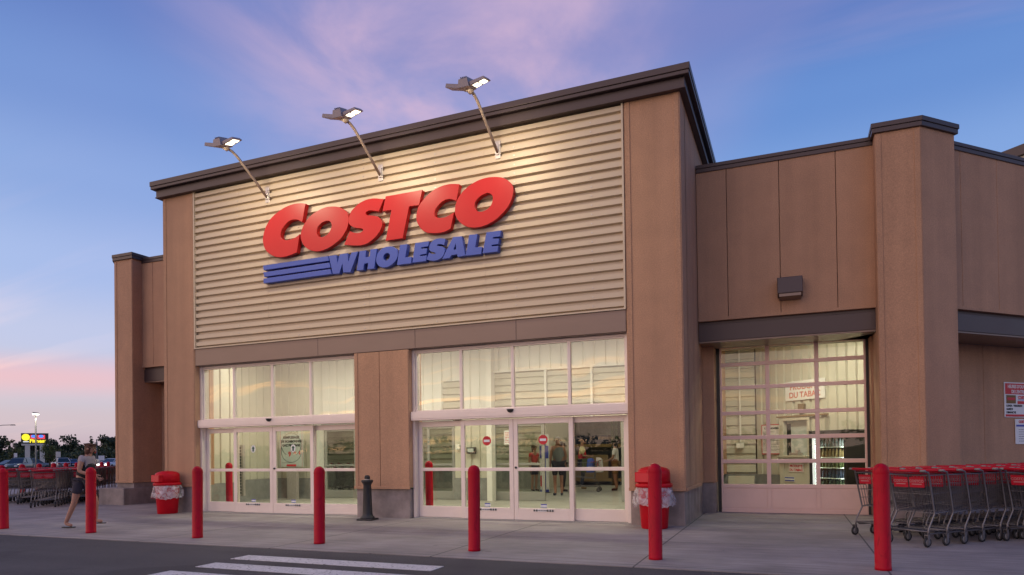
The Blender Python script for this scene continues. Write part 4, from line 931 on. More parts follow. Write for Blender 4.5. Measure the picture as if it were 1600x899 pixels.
part('vest', skin_mb([(0, .01, .96), (0, .06, 1.08), (0, .105, 1.22), (0, .12, 1.28)], [(0, 1), (1, 2), (2, 3)], [.158, .156, .160, .12], 0, 2).xf(wm), 'cblack', pw)
# inside the store
person('man in a grey sleeveless shirt and black shorts standing inside with his back turned', (-6.40, 19.2, .006), R(28), dict(rel=(.24, .03, 1.12), rwr=(.2, .16, .92), rha=(.18, .2, .86)), 'skin', 'hairgrey',
       [('sleeveless_shirt', 'tank', 'cgrey', 0), ('shorts', 'legs', 'cblack', .85), ('shoe', 'shoes', 'cblack', 0)], 1.03, 0, 1.12)
emp = person('bald man in a red waistcoat over a yellow shirt inside', (-6.66, 22.6, .006), R(-75), dict(lel=(-.22, .04, 1.12), lwr=(-.12, .24, 1.10), lha=(-.08, .30, 1.11), rel=(.22, .04, 1.12), rwr=(.12, .24, 1.10), rha=(.08, .30, 1.11)), 'skin', 'skin',
       [('shirt', 'shirt', 'cyellow', .8), ('jeans', 'legs', 'cnavy', 1.92), ('shoe', 'shoes', 'cbrown', 0)], 1.02, 0, 1.1)
em = Matrix.Translation((-6.66, 22.6, .006)) @ Matrix.Rotation(R(-75), 4, 'Z') @ Matrix.Scale(1.02, 4)
part('waistcoat', skin_mb([(0, 0, .97), (0, .01, 1.09), (0, 0, 1.27), (0, 0, 1.36), (-.1, 0, 1.36), (.1, 0, 1.36)], [(0, 1), (1, 2), (2, 3), (2, 4), (2, 5)], [.162, .158, .160, .10, .075, .075], 0, 2).xf(em), 'cred', emp)
person('woman in a grey blouse and dark trousers behind the man in grey', (-6.90, 21.2, .006), R(-60), {}, 'skin2', 'hairblack',
       [('blouse', 'shirt', 'cgrey', .8), ('trousers', 'legs', 'cblack', 1.85), ('shoe', 'shoes', 'cblack', 0)], .95, .08)
cwp = person('woman with dark tied hair and a brown skirt waiting behind a loaded trolley', (-5.35, 22.0, .006), R(95), dict(lel=(-.22, .06, 1.10), lwr=(-.2, .26, 1.0), lha=(-.19, .33, 1.0), rel=(.22, .06, 1.10), rwr=(.2, .26, 1.0), rha=(.19, .33, 1.0)), 'skin2', 'hairblack',
       [('blouse', 'shirt', 'cwhite', .7), ('skirt', 'legs', 'cbrown', .9), ('shoe', 'shoes', 'cblack', 0)], .97, .05)
person('slim girl in a red and black top by the inner sliding door', (-7.90, 21.2, .006), R(-120), {}, 'skin', 'hairblack',
       [('top', 'shirt', 'cred', .5), ('shorts', 'legs', 'cnavy', .8), ('shoe', 'shoes', 'cblack', 0)], .90, .18, .85)
o = copy_tree(tr0); o.location = (-5.75, 21.35, .006); o.rotation_euler.z = R(100); o['group'] = 'trolleys inside the store'; o['label'] = 'loaded trolley in front of the dark haired woman inside the store'
for i, (dx, dy, s_, m, lab) in enumerate(((-.25, 0, .13, 'cblue', 'blue shopping bag on top of the loaded trolley'), (.02, .05, .12, 'cwhite', 'white shopping package in the loaded trolley'), (-.45, .02, .11, 'leaf3', 'green shopping package in the loaded trolley'))):
    t = MB(); x, y = -5.75 + dx, 21.35 + dy; t.hexa([(x - s_, y - s_, .62), (x + s_, y - s_, .62), (x + s_ * .9, y + s_, .62), (x - s_, y + s_, .62), (x - s_ * .8, y - s_ * .7, 1.05 + .06 * (i % 2)), (x + s_ * .7, y - s_ * .8, 1.1), (x + s_ * .8, y + s_ * .6, 1.02), (x - s_ * .7, y + s_ * .8, 1.08)]); tag(part('shopping_bag' if i == 0 else 'package', t, m, None, bevel=.03), lab, 'groceries')

# ------------------------------------------------------------------ things seen through the glass
def sign_board(name, label, fr, s0, s1, z0, z1, d, base='white', cat='notice', border=None):
    root = thing(name, label, cat, fr((s0 + s1) / 2, d, z0))
    t = MB(); t.obox(fr, s0, s1, d, d + .012, z0, z1); part('board', t, base, root)
    if border:
        t = MB(); b = .022
        t.obox(fr, s0, s1, d + .0125, d + .016, z0, z0 + b); t.obox(fr, s0, s1, d + .0125, d + .016, z1 - b, z1); t.obox(fr, s0, s0 + b, d + .0125, d + .016, z0 + b, z1 - b); t.obox(fr, s1 - b, s1, d + .0125, d + .016, z0 + b, z1 - b); part('border', t, border, root)
    return root
def word(root, body, fr, s, z, d, size, ink, bold=.0, align='CENTER', xs=1.0): return part('lettering', on_frame(text_mb(body, size, bold, align, .0015, xs), fr, s, d, z), ink, root)
def lines(root, fr, s0, s1, z0, z1, n, d, ink='black', h=.008, seed=1):
    r_ = random.Random(seed); t = MB()
    for i in range(n):
        z = z1 - (i + .5) * (z1 - z0) / n; a = s0
        while a < s1 - .04:
            w_ = r_.uniform(.03, .11); t.obox(fr, a, min(a + w_, s1), d, d + .002, z - h / 2, z + h / 2); a += w_ + .015
            if r_.random() < .06: break
    part('small_print', t, ink, root)
r = sign_board('tobacco_sign', 'large white sign with red words on the ribbed wall behind the roller door', KW, 1.15, 2.42, 2.54, 3.03, .02, border=None, cat='sign')
word(r, 'PRODUITS', KW, 1.785, 2.81, .034, .205, 'signinkred', .003); word(r, 'DU TABAC', KW, 1.785, 2.605, .034, .205, 'signinkred', .003)
r = sign_board('tobacco_notice', 'small white notice with red words on the kiosk front below the hatch', KW, 1.33, 1.81, .71, .92, .125, cat='sign')
word(r, 'PRODUITS', KW, 1.57, .83, .139, .088, 'inkred', .003); word(r, 'DU TABAC', KW, 1.57, .735, .139, .088, 'inkred', .003)
r = sign_board('framed_notice', 'red framed white notice left of the kiosk hatch', KW, .27, 1.0, 1.16, 1.96, .02, border='inkred'); word(r, 'À NOS MEMBRES', KW, .635, 1.83, .034, .07, 'black', .001); lines(r, KW, .33, .95, 1.24, 1.78, 16, .034)
r = sign_board('blue_label', 'small blue and white label low on the kiosk front', KW, 1.19, 1.50, .46, .58, .125); t = MB(); t.obox(KW, 1.19, 1.50, .1375, .139, .47, .50); t.obox(KW, 1.19, 1.50, .1375, .139, .54, .57); part('stripe', t, 'inkblue', r)
r = sign_board('paper_slip', 'white paper slip on the service door beside the hatch', KW, 2.12, 2.24, 1.42, 1.72, .105); lines(r, KW, 2.135, 2.225, 1.45, 1.68, 6, .118, seed=4)
t = MB(); t.obox(KW, 1.62, 1.80, .01, .10, 2.25, 2.44); o = tag(part('speaker_box', t, 'cbrown', None, bevel=.01), 'small brown speaker box under the large tobacco sign', 'speaker')
t = MB(); t.hexa([KW(a, b, z) for z in (1.135, 1.20) for a, b in ((1.42, .05), (1.72, .05), (1.72, .22), (1.42, .22))]); t.hexa([KW(a, b, z) for z in (1.202, 1.27) for a, b in ((1.52, .06), (1.66, .06), (1.64, .14), (1.54, .14))]); tag(part('card_terminal', t, 'galv', None, bevel=.01), 'pale payment terminal standing on the hatch counter', 'terminal')
# drinks cooler
CF = KW
r = thing('drinks_cooler', 'black glass-fronted drinks cooler lit inside, right of the kiosk', 'drinks cooler', KW(3.0, .3, 0))
t = MB(); t.obox(CF, 2.56, 3.62, .02, .10, 0, 1.72); t.obox(CF, 2.56, 2.64, .10, .72, 0, 1.72); t.obox(CF, 3.54, 3.62, .10, .72, 0, 1.72); t.obox(CF, 2.64, 3.54, .10, .72, 1.56, 1.72); t.obox(CF, 2.64, 3.54, .10, .72, 0, .32); part('cabinet', t, 'dark', r)
t = MB(); t.obox(CF, 2.645, 2.70, .60, .71, .33, 1.55); part('lit_strip', t, mat('cooler_light', (.9, .92, .95), .4, emit=(.85, .93, 1), estr=.7), r)
t = MB()
for z in (.36, .60, .84, 1.08, 1.32): t.obox(CF, 2.71, 3.53, .12, .66, z, z + .02)
part('shelf', t, 'inwhite', r)
for sc_, dx_ in ((2.72, .45), (3.50, -.45)):
    l = bpy.data.lights.new('cooler_light', 'AREA'); l.shape = 'RECTANGLE'; l.size = .05; l.size_y = 1.15; l.energy = 5; l.color = (.85, .93, 1); q = bpy.data.objects.new('cooler_light', l); C.objects.link(q); q.location = KW(sc_, .69, .95)
    a_, b_ = Vector(KW(sc_ + dx_, .55, .95)), Vector(KW(sc_, .69, .95)); q.rotation_euler = (a_ - b_).to_track_quat('-Z', 'Y').to_euler()
g = MB(); g.obox(CF, 2.65, 3.53, .70, .708, .33, 1.55); part('glass_door', g, 'glass', r)
bot0 = None
for i, z in enumerate((.38, .62, .86, 1.10, 1.34)):
    for k in range(8):
        if i == 4 and k > 7: continue
        p_ = KW(2.78 + k * .095, .60, z)
        t = MB(); t.lathe([(.034, 0), (.036, .01), (.036, .12), (.016, .165), (.016, .19), (.001, .192)], 10)
        o = part('drink_bottle', t, ('leaf2', 'cnavy', 'leaf3', 'cbrown', 'cgrey')[i], None); o.location = p_
        tag(o, '%s drink bottle on the %s shelf of the cooler' % (('dark green', 'dark blue', 'green', 'brown', 'grey')[i], ('bottom', 'second', 'middle', 'fourth', 'top')[i]), 'bottle', 'bottles on the %s shelf of the cooler' % ('bottom', 'second', 'middle', 'fourth', 'top')[i])
# propane poster on its post behind the left entrance
PF = frame(0, 16.15, 1, 0)
a0, a1, b0_, b1_ = -14.06, -13.20, .97, 2.27
r = sign_board('gas_refill_poster', 'tall grey poster with a gas cylinder drawing behind the left entrance', PF, a0, a1, b0_, b1_, 0, 'cardgrey', 'poster')
t = MB(); t.obox(PF, -13.82, -13.48, -.14, -.01, 0, b0_ + .2); part('post', t, 'galv', r, bevel=.01)
def stroke(fr, pts, d, w_=.011):
    t = MB()
    for i in range(len(pts) - 1): t.tube([fr(pts[i][0], d, pts[i][1]), fr(pts[i + 1][0], d, pts[i + 1][1])], w_ / 2, 4, False, False)
    return t
cx = (a0 + a1) / 2; t = MB()
t.join(stroke(PF, [(cx + .36 * math.cos(R(q)), 1.62 + .34 * math.sin(R(q))) for q in range(-60, 245, 10)], .014)); t.join(stroke(PF, [(cx + .36 * math.cos(R(q)), 1.40 + .30 * math.sin(R(q))) for q in range(180, 365, 10)], .014))
t.join(stroke(PF, [(cx - .36, 1.60), (cx - .36, 1.40)], .014)); t.join(stroke(PF, [(cx + .36, 1.60), (cx + .36, 1.40)], .014))
t.join(stroke(PF, [(cx - .22, 1.93), (cx - .22, 2.20), (cx - .1, 2.24), (cx + .22, 2.20), (cx + .24, 1.93)], .014)); t.join(stroke(PF, [(cx - .16, 2.0), (cx + .02, 1.98), (cx + .02, 2.06), (cx - .16, 2.08), (cx - .16, 2.0)], .014))
t.join(stroke(PF, [(cx + .15 + .06 * math.cos(R(q)), 2.03 + .07 * math.sin(R(q))) for q in range(0, 361, 30)], .014)); t.join(stroke(PF, [(cx - .14, 2.14), (cx, 2.19), (cx + .14, 2.13), (cx + .06, 2.12), (cx - .14, 2.14)], .014)); part('drawing', t, 'black', r)
for i, (wd, zz) in enumerate((('REMPLISSAGE', 1.80), ('DE BONBONNES', 1.685), ('GAZ PROPANE', 1.57))): word(r, wd, PF, cx, zz, .014, .098, 'black', .005)
word(r, '9', PF, cx - .06, 1.28, .014, .19, 'inkred', .008); word(r, '79', PF, cx + .12, 1.34, .014, .10, 'inkred', .002); word(r, '$', PF, cx + .30, 1.34, .014, .12, 'inkred', .002)
lines(r, PF, a0 + .08, a1 - .08, 1.06, 1.12, 1, .013)
t = MB(); t.obox(PF, cx - .17, cx + .17, .013, .02, .985, 1.04); part('red_strip', t, 'inkred', r)
t = MB(); t.obox(PF, a0 + .03, a0 + .038, .012, .014, b0_, b1_); t.obox(PF, a1 - .04, a1 - .032, .012, .014, b0_, b1_); part('border', t, 'inkred', r)

# meter board, intercom, standee and racking inside
t = MB(); t.box(-14.35, -14.10, 14.72, 14.80, .2, 1.62); 
r = thing('louvred_cabinet', 'slim grey cabinet with a dark louvred slot at the left of the left entrance', 'cabinet', (-14.2, 14.75, .2)); part('case', t, 'galv', r, bevel=.006)
t = MB()
for k in range(16): t.box(-14.27, -14.17, 14.705, 14.7195, .26 + k * .083, .31 + k * .083)
part('louvre', t, 'dark', r)
r = thing('intercom_panel', 'small dark panel with a lit display on the ribbed wall behind the no entry doors', 'panel', (-8.1, 16.9, 1.35)); t = MB(); t.box(-8.27, -8.0, 16.88, 16.96, 1.28, 1.46); part('case', t, 'dark', r, bevel=.006)
t = MB(); t.box(-8.23, -8.05, 16.872, 16.879, 1.33, 1.43); part('display', t, 'cardgrey', r)
t = MB(); t.box(-8.62, -8.5, 16.90, 16.98, 1.40, 1.55); tag(part('junction_box', t, 'inwhite', None, bevel=.01), 'small white junction box on the ribbed wall behind the no entry doors', 'junction box')
SF = frame(-7.33, 20.6, 1, 0)
r = thing('advertising_standee', 'tall narrow blue and white advertising standee beside the man in grey', 'standee', (-7.33, 20.6, 0)); t = MB(); t.obox(SF, -.15, .15, -.06, 0, .02, 1.86); part('board', t, 'white', r, bevel=.004)
t = MB(); t.obox(SF, -.03, .05, .001, .006, .03, 1.85); t.obox(SF, -.15, .15, .0065, .01, 1.10, 1.5); t.obox(SF, -.15, .15, .0065, .01, .02, .10); part('blue_band', t, 'inkblue', r)
t = MB(); t.obox(SF, -.14, -.035, .001, .006, .2, .55); part('red_picture', t, 'inkred', r)
t = MB(); t.obox(SF, -.2, .2, -.2, .2, 0, .018); part('foot', t, 'dark', r)
NF = frame(0, 17.05, 1, 0)
r = sign_board('white_notice', 'white notice on the inner door glass behind the no entry doors', frame(0, 17.03, 1, 0), -7.2, -6.86, 1.52, 1.90, 0, cat='notice'); lines(r, frame(0, 17.03, 1, 0), -7.17, -6.9, 1.56, 1.86, 7, .013, 'inkred', .015, 3)
def rack(x, y, w_, lab):
    r = thing('pallet_rack', lab, 'shelving', (x, y, 0), 'shelving racks inside the store')
    for q in (x, x + w_):
        t = MB(); t.box(q - .05, q + .05, y - .05, y + .05, 0, 3.6); t.box(q - .05, q + .05, y + .8, y + .9, 0, 3.6); part('upright', t, 'leaf', r)
    for z in (.15, 1.45, 2.6):
        t = MB(); t.box(x + .05, x + w_ - .05, y - .04, y + .02, z, z + .12); t.box(x + .05, x + w_ - .05, y + .02, y + .85, z + .08, z + .11); part('shelf_beam', t, 'cbrown', r)
rack(-8.0, 25.3, 1.75, 'green shelving rack inside the store behind the man in the red waistcoat'); rack(-6.1, 25.3, 1.75, 'green shelving rack inside the store behind the waiting woman'); rack(-4.2, 25.3, 1.75, 'green shelving rack inside the store at the right end')
cg = 0
for x, z, w_, h_, m, lab in ((-7.85, .26, 1.4, .9, 'cbrown', 'brown carton low on the left rack inside'), (-7.85, 1.56, 1.4, .35, 'cnavy', 'dark carton on the middle shelf of the left rack inside'), (-5.9, .26, 1.4, .95, 'cbrown', 'brown carton low on the rack behind the waiting woman'), (-5.95, 1.56, 1.3, .85, 'cyellow', 'yellow carton on the middle shelf behind the waiting woman'), (-7.8, 2.71, 1.3, .6, 'cyellow', 'yellow carton on the top shelf of the left rack inside'), (-4.1, 1.56, 1.3, .7, 'cyellow', 'yellow carton on the middle shelf of the right rack inside'), (-4.0, .26, 1.3, .8, 'cred', 'red carton low on the right rack inside')):
    t = MB(); t.box(x, x + w_, 25.35, 26.05, z, z + h_); t.box(x + w_ * .46, x + w_ * .54, 25.346, 25.3495, z + .02, z + h_ - .02); tag(part('carton', t, m, None, bevel=.012), lab, 'carton', 'cartons on the racks inside')

# ------------------------------------------------------------------ opening-hours posters on the recessed right wall
HF = lambda s, d, z: RC(s, d - 1.0, z)
r = sign_board('opening_hours_sign', 'red and white opening hours sign on the recessed right wall', HF, 4.24, 5.34, 1.92, 2.68, .01, cat='sign', border=None)
t = MB(); t.obox(HF, 4.27, 5.31, .0225, .025, 2.42, 2.655); t.obox(HF, 4.27, 5.31, .0225, .025, 1.935, 1.985); t.obox(HF, 4.68, 5.31, .0225, .025, 2.21, 2.275); part('red_band', t, 'inkred', r)
word(r, "HEURES D'OUVERTURE", HF, 4.79, 2.555, .026, .098, 'white', .003, xs=.86); word(r, "DE L'ENTREPÔT", HF, 4.79, 2.445, .026, .098, 'white', .003, xs=.9)
word(r, 'COSTCO', HF, 4.70, 2.325, .024, .085, 'inkred', .005, 'LEFT'); t = MB(); t.obox(HF, 4.70, 5.02, .0225, .025, 2.295, 2.308); part('blue_rule', t, 'inkblue', r)
t = MB(); t.obox(HF, 4.30, 4.62, .0225, .026, 2.22, 2.40); part('picture', t, 'cbrown', r); t = MB(); t.obox(HF, 4.33, 4.59, .0265, .028, 2.29, 2.35); part('picture_band', t, 'inkred', r)
for i, d_ in enumerate(('LUNDI - VENDREDI', 'SAMEDI', 'DIMANCHE')): word(r, d_, HF, 4.30, 2.15 - i * .072, .024, .062, 'black', .002, 'LEFT')
r = sign_board('hours_notice', 'smaller white notice with a red heading below the opening hours sign', HF, 4.59, 5.13, 1.34, 1.885, .01, cat='notice')
word(r, 'COSTCO', HF, 4.86, 1.80, .024, .075, 'inkred', .004); t = MB(); t.obox(HF, 4.62, 5.10, .0225, .025, 1.72, 1.76); part('heading_bar', t, 'inkblue', r); lines(r, HF, 4.70, 5.05, 1.38, 1.68, 6, .0225, seed=8)

# ------------------------------------------------------------------ parking lot beyond
VF = Vector((cw.x, cw.y)); VR = Vector((cr.x, cr.y))
def far(px, dep):
    # bearing of a picture column at a given depth, on the ground
    k = (px - 800) / 1066.92; p = VF * dep + VR * (dep * k); rr_ = math.hypot(p.x + 5, p.y - 8); return Vector((p.x, p.y, GZ(rr_)))
def carpaint(n, c): return mat(n, c, .3, metal=.2, coat=.25)
tint = mat('car_glass', (.012, .014, .018), .08, spec=.8); headl = mat('headlight_lit', (.9, .9, .8), .2, emit=(1, .92, .72), estr=9); headoff = mat('headlight', (.55, .55, .55), .15); taill = mat('tail_light', (.30, .01, .01), .25)
def sect(stations, fn):
    mb = MB(); rg = [fn(*s_) for s_ in stations]; k = len(rg[0]); vs = [p for r_ in rg for p in r_]
    fs = [(i * k + j, i * k + (j + 1) % k, (i + 1) * k + (j + 1) % k, (i + 1) * k + j) for i in range(len(rg) - 1) for j in range(k)]
    return mb.add(vs, fs + [tuple(range(k)), tuple(range(len(vs) - 1, len(vs) - k - 1, -1))], True)
def car(kind, paint, label, p, rz, lit=False):
    root = thing('parked_car', label, 'car', p, 'cars in the parking lot'); m4 = Matrix.Translation(p) @ Matrix.Rotation(rz, 4, 'Z')
    suv = kind != 'sedan'; bt = 1.02 if suv else .95; roof = 1.66 if suv else 1.44; gr = .26 if suv else .20
    f = lambda y, w_, zb, zt: [(-w_ * .92, y, zb), (w_ * .92, y, zb), (w_, y, zb + .18), (w_ * 1.0, y, zt - .14), (w_ * .90, y, zt), (-w_ * .90, y, zt), (-w_, y, zt - .14), (-w_, y, zb + .18)]
    t = sect([(-2.32, .72, gr + .2, bt - .16), (-2.22, .85, gr + .05, bt), (-1.4, .91, gr, bt + .03), (0, .92, gr, bt), (.95, .91, gr, bt - .01), (1.75, .88, gr, bt - .12), (2.2, .80, gr + .05, bt - .26), (2.34, .66, gr + .15, bt - .40)], f); part('body', t.xf(m4), paint, root)
    yb = (-2.15 if suv else -1.75, 1.0); yr = (-1.9 if suv else -.95, .1)
    t = MB(); t.hexa([(-.82, yb[0], bt), (.82, yb[0], bt), (.80, yb[1], bt - .02), (-.80, yb[1], bt - .02), (-.64, yr[0], roof - .04), (.64, yr[0], roof - .04), (.64, yr[1], roof - .05), (-.64, yr[1], roof - .05)]); part('windows', t.xf(m4), tint, root)
    t = MB(); t.hexa([(-.655, yr[0] - .03, roof - .045), (.655, yr[0] - .03, roof - .045), (.655, yr[1] + .03, roof - .055), (-.655, yr[1] + .03, roof - .055), (-.58, yr[0] + .1, roof), (.58, yr[0] + .1, roof), (.58, yr[1] - .15, roof), (-.58, yr[1] - .15, roof)])
    for sx in (-1, 1):
        t.tube([(sx * .81, yb[1], bt), (sx * .645, yr[1], roof - .04)], .03, 5); t.tube([(sx * .83, yb[0], bt), (sx * .645, yr[0], roof - .04)], .045, 5); t.tube([(sx * .83, -.35, bt), (sx * .65, -.35, roof - .04)], .028, 5)
        t.tube([(sx * .88, .72, bt + .04), (sx * 1.0, .70, bt + .08)], .06, 6)
    part('roof', t.xf(m4), paint, root, bevel=.02)
    for sx in (-1, 1):
        for y in (-1.42, 1.40):
            t = MB(); t.lathe([(.20, -.10), (.31, -.105), (.335, -.08), (.335, .08), (.31, .105), (.20, .10)], 18); w_ = m4 @ Matrix.Translation((sx * .80, y, .335)) @ Matrix.Rotation(R(90), 4, 'Y'); wh = part('wheel', t.xf(w_), 'rubber', root)
            t = MB(); t.lathe([(.001, -.09), (.2, -.09), (.2, .09), (.001, .09)], 12); part('rim', t.xf(w_), 'galv', wh)
        t = MB(); t.hexa([(sx * .52 - .16, 2.20, bt - .40), (sx * .52 + .16, 2.16, bt - .40), (sx * .52 + .16, 2.36, bt - .40), (sx * .52 - .16, 2.36, bt - .40), (sx * .52 - .16, 2.1, bt - .27), (sx * .52 + .16, 2.1, bt - .27), (sx * .52 + .16, 2.25, bt - .27), (sx * .52 - .16, 2.29, bt - .27)]); part('headlight', t.xf(m4), headl if lit else headoff, root)
        t = MB(); t.box(sx * .62 - .15, sx * .62 + .15, -2.34, -2.2, bt - .28, bt - .10); part('tail_light', t.xf(m4), taill, root)
    t = MB(); t.box(-.26, .26, -2.355, -2.30, bt - .45, bt - .33); part('number_plate', t.xf(m4), 'white', root)
    return root
view = lambda px: math.atan2(-(VF + VR * ((px - 800) / 1066.92)).x, (VF + VR * ((px - 800) / 1066.92)).y)   # heading straight away from the viewer
car('wagon', carpaint('paint_silver', (.17, .17, .18)), 'silver estate car parked side on at the left of the lot', far(51, 96), view(51) - R(62))
car('sedan', carpaint('paint_dark', (.03, .035, .04)), 'dark car parked behind the bollards at the far left edge of the lot', far(13, 92), view(13) + R(125))
car('wagon', carpaint('paint_green', (.07, .085, .07)), 'dark green car with bright lamp glints next to the silver estate car', far(29, 84), view(29) + R(160))
car('suv', carpaint('paint_white', (.42, .42, .44)), 'white hatchback seen from behind near the small sign post', far(93, 102), view(93) + R(14))
car('sedan', carpaint('paint_blue', (.05, .09, .22)), 'blue car far back in the lot, right of the white hatchback', far(111, 118), view(111) + R(10))
car('sedan', carpaint('paint_black', (.02, .02, .025)), 'black car far back in the lot beside the beige sign board', far(156, 118), view(156) + R(25))
car('sedan', carpaint('paint_pale', (.50, .50, .52)), 'pale car with one lit headlight at the edge of the building', far(174, 96), view(174) + R(150), True)
car('sedan', carpaint('paint_red', (.25, .02, .02)), 'dull red car farthest back in the lot under the trees', far(103, 150), view(103) + R(80))

# lit sign of the businesses across the lot
p = far(54.5, 118); ang = view(54.5); PY = lambda x, d, z: tuple(Matrix.Translation(p) @ Matrix.Rotation(ang, 4, 'Z') @ Vector((x, -d, z)))
r = thing('pylon_sign', 'black lit pylon sign with a yellow disc and yellow word on two grey legs', 'pylon sign', p)
yl = mat('lit_yellow', (.9, .8, .05), .5, emit=(1, .80, .02), estr=1.1); rl = mat('lit_red', (.6, .05, .06), .5, emit=(.80, .06, .08), estr=.9); bl_ = mat('lit_blue', (.1, .25, .8), .5, emit=(.08, .26, .95), estr=1.0); wl = mat('lit_white', (.8, .8, .8), .5, emit=(.8, .8, .8), estr=.8)
t = MB(); t.obox(PY, -1.95, 1.95, -.25, .25, 4.2, 6.0); part('cabinet', t, 'dark', r, bevel=.02)
for x in (-1.05, 1.05): t = MB(); t.obox(PY, x - .36, x + .36, -.15, .15, -.3, 3.9); part('leg', t, 'galv', r)
t = MB(); t.obox(PY, -1.9, 1.9, -.2, .2, 3.9, 4.198); part('base_panel', t, 'galv', r)
t = MB(); n = 24; vs = [PY(-1.28 + .58 * math.cos(2 * math.pi * k / n), dd, 5.30 + .58 * math.sin(2 * math.pi * k / n)) for dd in (.252, .28) for k in range(n)]; t.add(vs, [tuple(range(n, 2 * n))] + [(k, (k + 1) % n, n + (k + 1) % n, n + k) for k in range(n)]); part('disc', t, yl, r)
for a, b in ((-.62, .30), (.36, 1.45)): t = MB(); t.obox(PY, a, b, .252, .27, 4.98, 5.70); part('red_panel', t, rl, r)
for x in (-.18, .88): t = MB(); t.add([PY(x + .36 * math.cos(2 * math.pi * k / 16), dd, 5.46 + .25 * math.sin(2 * math.pi * k / 16)) for dd in (.271, .285) for k in range(16)], [tuple(range(16, 32))] + [(k, (k + 1) % 16, 16 + (k + 1) % 16, 16 + k) for k in range(16)]); part('blue_emblem', t, bl_, r)
tx = text_mb('Fitness', .88, .035); tx.v = [PY(x + .45, .255 + z, y + 4.38) for x, y, z in tx.v]; part('lettering', tx, yl, r)
t = MB(); t.obox(PY, -1.65, -.85, .252, .27, 4.45, 4.62); part('white_strip', t, wl, r)

def street_lamp(px, dep, h, lab, lit, arm=1.2, adir=1):
    p = far(px, dep); r = thing('street_lamp', lab, 'street lamp', p); a = view(px); m4 = Matrix.Translation(p) @ Matrix.Rotation(a, 4, 'Z')
    t = MB(); t.lathe([(.20, 0), (.20, .7), (.11, .72), (.085, h)], 10); part('pole', t.xf(m4), 'steel', r)
    if lit:
        t = MB(); t.hexa([(-.55, -.3, h + .05), (.55, -.3, h - .05), (.55, .3, h - .05), (-.55, .3, h + .05), (-.45, -.25, h + .25), (.45, -.25, h + .14), (.45, .25, h + .14), (-.45, .25, h + .25)]); hd = part('lamp_head', t.xf(m4 @ Matrix.Translation((0, 0, h)) @ Matrix.Scale(.72, 4) @ Matrix.Translation((0, 0, -h))), 'steel', r)
        t = MB(); t.hexa([(-.50, -.32, h - .16), (.50, -.32, h - .24), (.50, .28, h - .24), (-.50, .28, h - .16), (-.52, -.30, h + .045), (.52, -.30, h - .055), (.52, .28, h - .055), (-.52, .28, h + .045)]); part('lens', t.xf(m4 @ Matrix.Translation((0, 0, h)) @ Matrix.Scale(.72, 4) @ Matrix.Translation((0, 0, -h))), mat('lot_lens', (.9, .9, .85), .3, emit=(1, .93, .80), estr=3), hd)
        l = bpy.data.lights.new('lot_light', 'POINT'); l.energy = 250; l.color = (1, .88, .7); l.shadow_soft_size = .4; q_ = bpy.data.objects.new('lot_light', l); C.objects.link(q_); q_.location = p + Vector((0, 0, h - .5))
    else:
        for s_ in ((adir,) if adir else (-1, 1)):
            t = MB(); t.tube([(0, 0, h - .1), (s_ * arm * .5, 0, h + .22), (s_ * arm, 0, h + .28)], .05, 6); part('arm', t.xf(m4), 'steel', r)
            t = MB(); t.hexa([(s_ * arm - .35, -.13, h + .2), (s_ * arm + .35, -.13, h + .2), (s_ * arm + .35, .13, h + .2), (s_ * arm - .35, .13, h + .2), (s_ * arm - .25, -.1, h + .34), (s_ * arm + .25, -.1, h + .34), (s_ * arm + .25, .1, h + .34), (s_ * arm - .25, .1, h + .34)]); part('lamp_head', t.xf(m4), 'steel', r)
street_lamp(56, 88, 7.35, 'tall lot lamp with a glowing flat head in front of the lit pylon sign', True)
street_lamp(151, 125, 5.0, 'grey lamp column with a slim arm at the right of the lot, near the building', False, 2.4, 1)
street_lamp(-14, 100, 6.4, 'long-armed lamp whose head reaches into the left edge of the view', False, 2.6, 1)
def sign_post(px, dep, h, w_, hh, m, lab):
    p = far(px, dep); r = thing('sign_post', lab, 'sign post', p); m4 = Matrix.Translation(p) @ Matrix.Rotation(view(px), 4, 'Z')
    t = MB(); t.box(-.05, .05, -.03, .03, 0, h); part('post', t.xf(m4), 'galv', r); t = MB(); t.box(-w_ / 2 + .2, w_ / 2 + .2, -.06, -.035, h - hh, h); part('panel', t.xf(m4), m, r, bevel=.01)
sign_post(88, 92, 2.45, .55, .75, 'galv', 'grey square sign on a thin post in front of the white hatchback'); sign_post(156, 110, 1.95, .85, .75, 'cwhite', 'beige sign board on a post by the black car')
sign_post(22, 95, 2.4, .3, .6, 'cwhite', 'narrow white sign on a post at the left of the pylon sign')

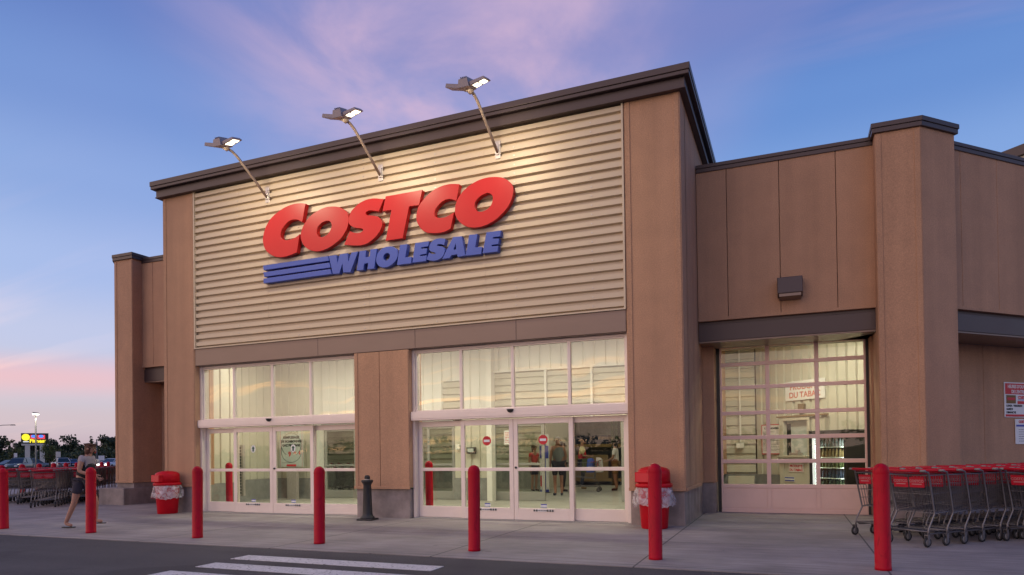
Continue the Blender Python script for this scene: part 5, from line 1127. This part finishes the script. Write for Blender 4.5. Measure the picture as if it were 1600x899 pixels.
# ------------------------------------------------------------------ trees
def leaves(n, clumps, size, r_):
    mb = MB(); tot = sum(c[3] ** 2 for c in clumps)
    for (x, y, z, rad, sq) in clumps:
        k = int(n * rad ** 2 / tot)
        for _ in range(k):
            d = Vector((r_.gauss(0, 1), r_.gauss(0, 1), r_.gauss(0, 1))).normalized() * rad * (r_.random() ** .45); d.z *= sq
            c = Vector((x, y, z)) + d; a = Vector((r_.uniform(-1, 1), r_.uniform(-1, 1), r_.uniform(-1, 1))).normalized(); b = a.cross(Vector((r_.uniform(-1, 1), r_.uniform(-1, 1), r_.uniform(-1, 1)))).normalized()
            s_ = size * r_.uniform(.6, 1.3); mb.add([c - a * s_, c - b * s_ * .55, c + a * s_, c + b * s_ * .55], [(0, 1, 2, 3)])
    return mb
def tree(p, h, w_, kind, lab, seed, leaf='leaf', n=900, group='trees beyond the lot', fs=.30):
    r_ = random.Random(seed); root = thing('pine_tree' if kind == 'conifer' else 'leafy_tree', lab, 'tree', p, group)
    t = MB(); t.tube([p, p + Vector((.1, .05, h * .4)), p + Vector((0, .1, h * .85))], [w_ * .055, w_ * .04, .03], 7)
    for k in range(5):
        a = r_.uniform(0, 6.28); z0 = h * r_.uniform(.3, .6); t.tube([p + Vector((0, 0, z0)), p + Vector((math.cos(a) * w_ * .33, math.sin(a) * w_ * .33, z0 + h * .16))], [w_ * .02, .02], 5)
    part('trunk', t, 'bark', root); cl = []
    if kind == 'conifer':
        for k in range(9):
            f = k / 8; rad = w_ * .5 * (1 - f * .85)
            for j in range(max(1, 4 - k // 3)):
                a = r_.uniform(0, 6.28); cl.append((p.x + math.cos(a) * rad * .45, p.y + math.sin(a) * rad * .45, p.z + h * (.2 + .78 * f), rad * .62 + .1, .7))
    else:
        for k in range(15):
            a = r_.uniform(0, 6.28); q_ = r_.random() ** .6; z = h * r_.uniform(.28, .92); e = math.sin(math.pi * min(1, (z / h - .1) / .95)) ; cl.append((p.x + math.cos(a) * w_ * .42 * q_ * e, p.y + math.sin(a) * w_ * .42 * q_ * e, p.z + z, w_ * r_.uniform(.12, .23), .8))
    part('crown', leaves(n, cl, fs, r_), leaf, root)
rt = random.Random(23); N_ = 34
def ordw(i): return ORD[i] if i < 16 else ({16: 'seventeenth', 17: 'eighteenth', 18: 'nineteenth', 19: 'twentieth', 29: 'thirtieth'}.get(i) or ('twenty-' if i < 29 else 'thirty-') + ORD[(i - 20) % 10])
for i in range(N_):
    px = -70 + i * 12.2 + rt.uniform(-5, 5); dep = rt.uniform(205, 255); con = rt.random() < .35
    base = 8.0 if px > 20 else 8.6; h = base * rt.uniform(.72, 1.12) * (1.12 if 100 < px < 150 or 25 < px < 50 else 1)
    tree(far(px, dep), h, h * (.55 if con else .95), 'conifer' if con else 'leafy', '%s %s tree, %s from the left in the tree line beyond the lot' % (('tall' if h > 8.4 else 'low'), ('pointed' if con else 'broad'), ordw(i)), 100 + i, ('leaf', 'leaf2')[rt.random() < .35], 1000, 'trees beyond the lot', .42)
tree(far(77, 94), 4.3, 2.3, 'leafy', 'young pale green tree in the lot just right of the lit pylon sign', 7, 'leaf3', 700, 'young trees in the lot', .15)
tree(far(19, 96), 4.6, 2.0, 'leafy', 'young pale green tree in the lot near the left edge of the view', 8, 'leaf3', 650, 'young trees in the lot', .15)
# low scrub under the tree line, and the wood on the far side of the road behind the viewer that the glass mirrors
r_ = random.Random(3); cl = []
for k in range(90): p = far(-90 + k * 4.6, r_.uniform(185, 215)); cl.append((p.x, p.y, p.z + r_.uniform(.8, 3.2), r_.uniform(1.8, 3.2), .75))
struct('undergrowth', leaves(11000, cl, .42, r_), 'leaf2', 'stuff')
cl = []
for k in range(130): x = -330 + k * 4.2; cl.append((x, -175 + r_.uniform(-12, 12) + .25 * x, r_.uniform(1.5, 5.5), r_.uniform(2.5, 4.5), .8))
struct('distant_wood', leaves(6000, cl, .9, r_), 'leaf', 'stuff')
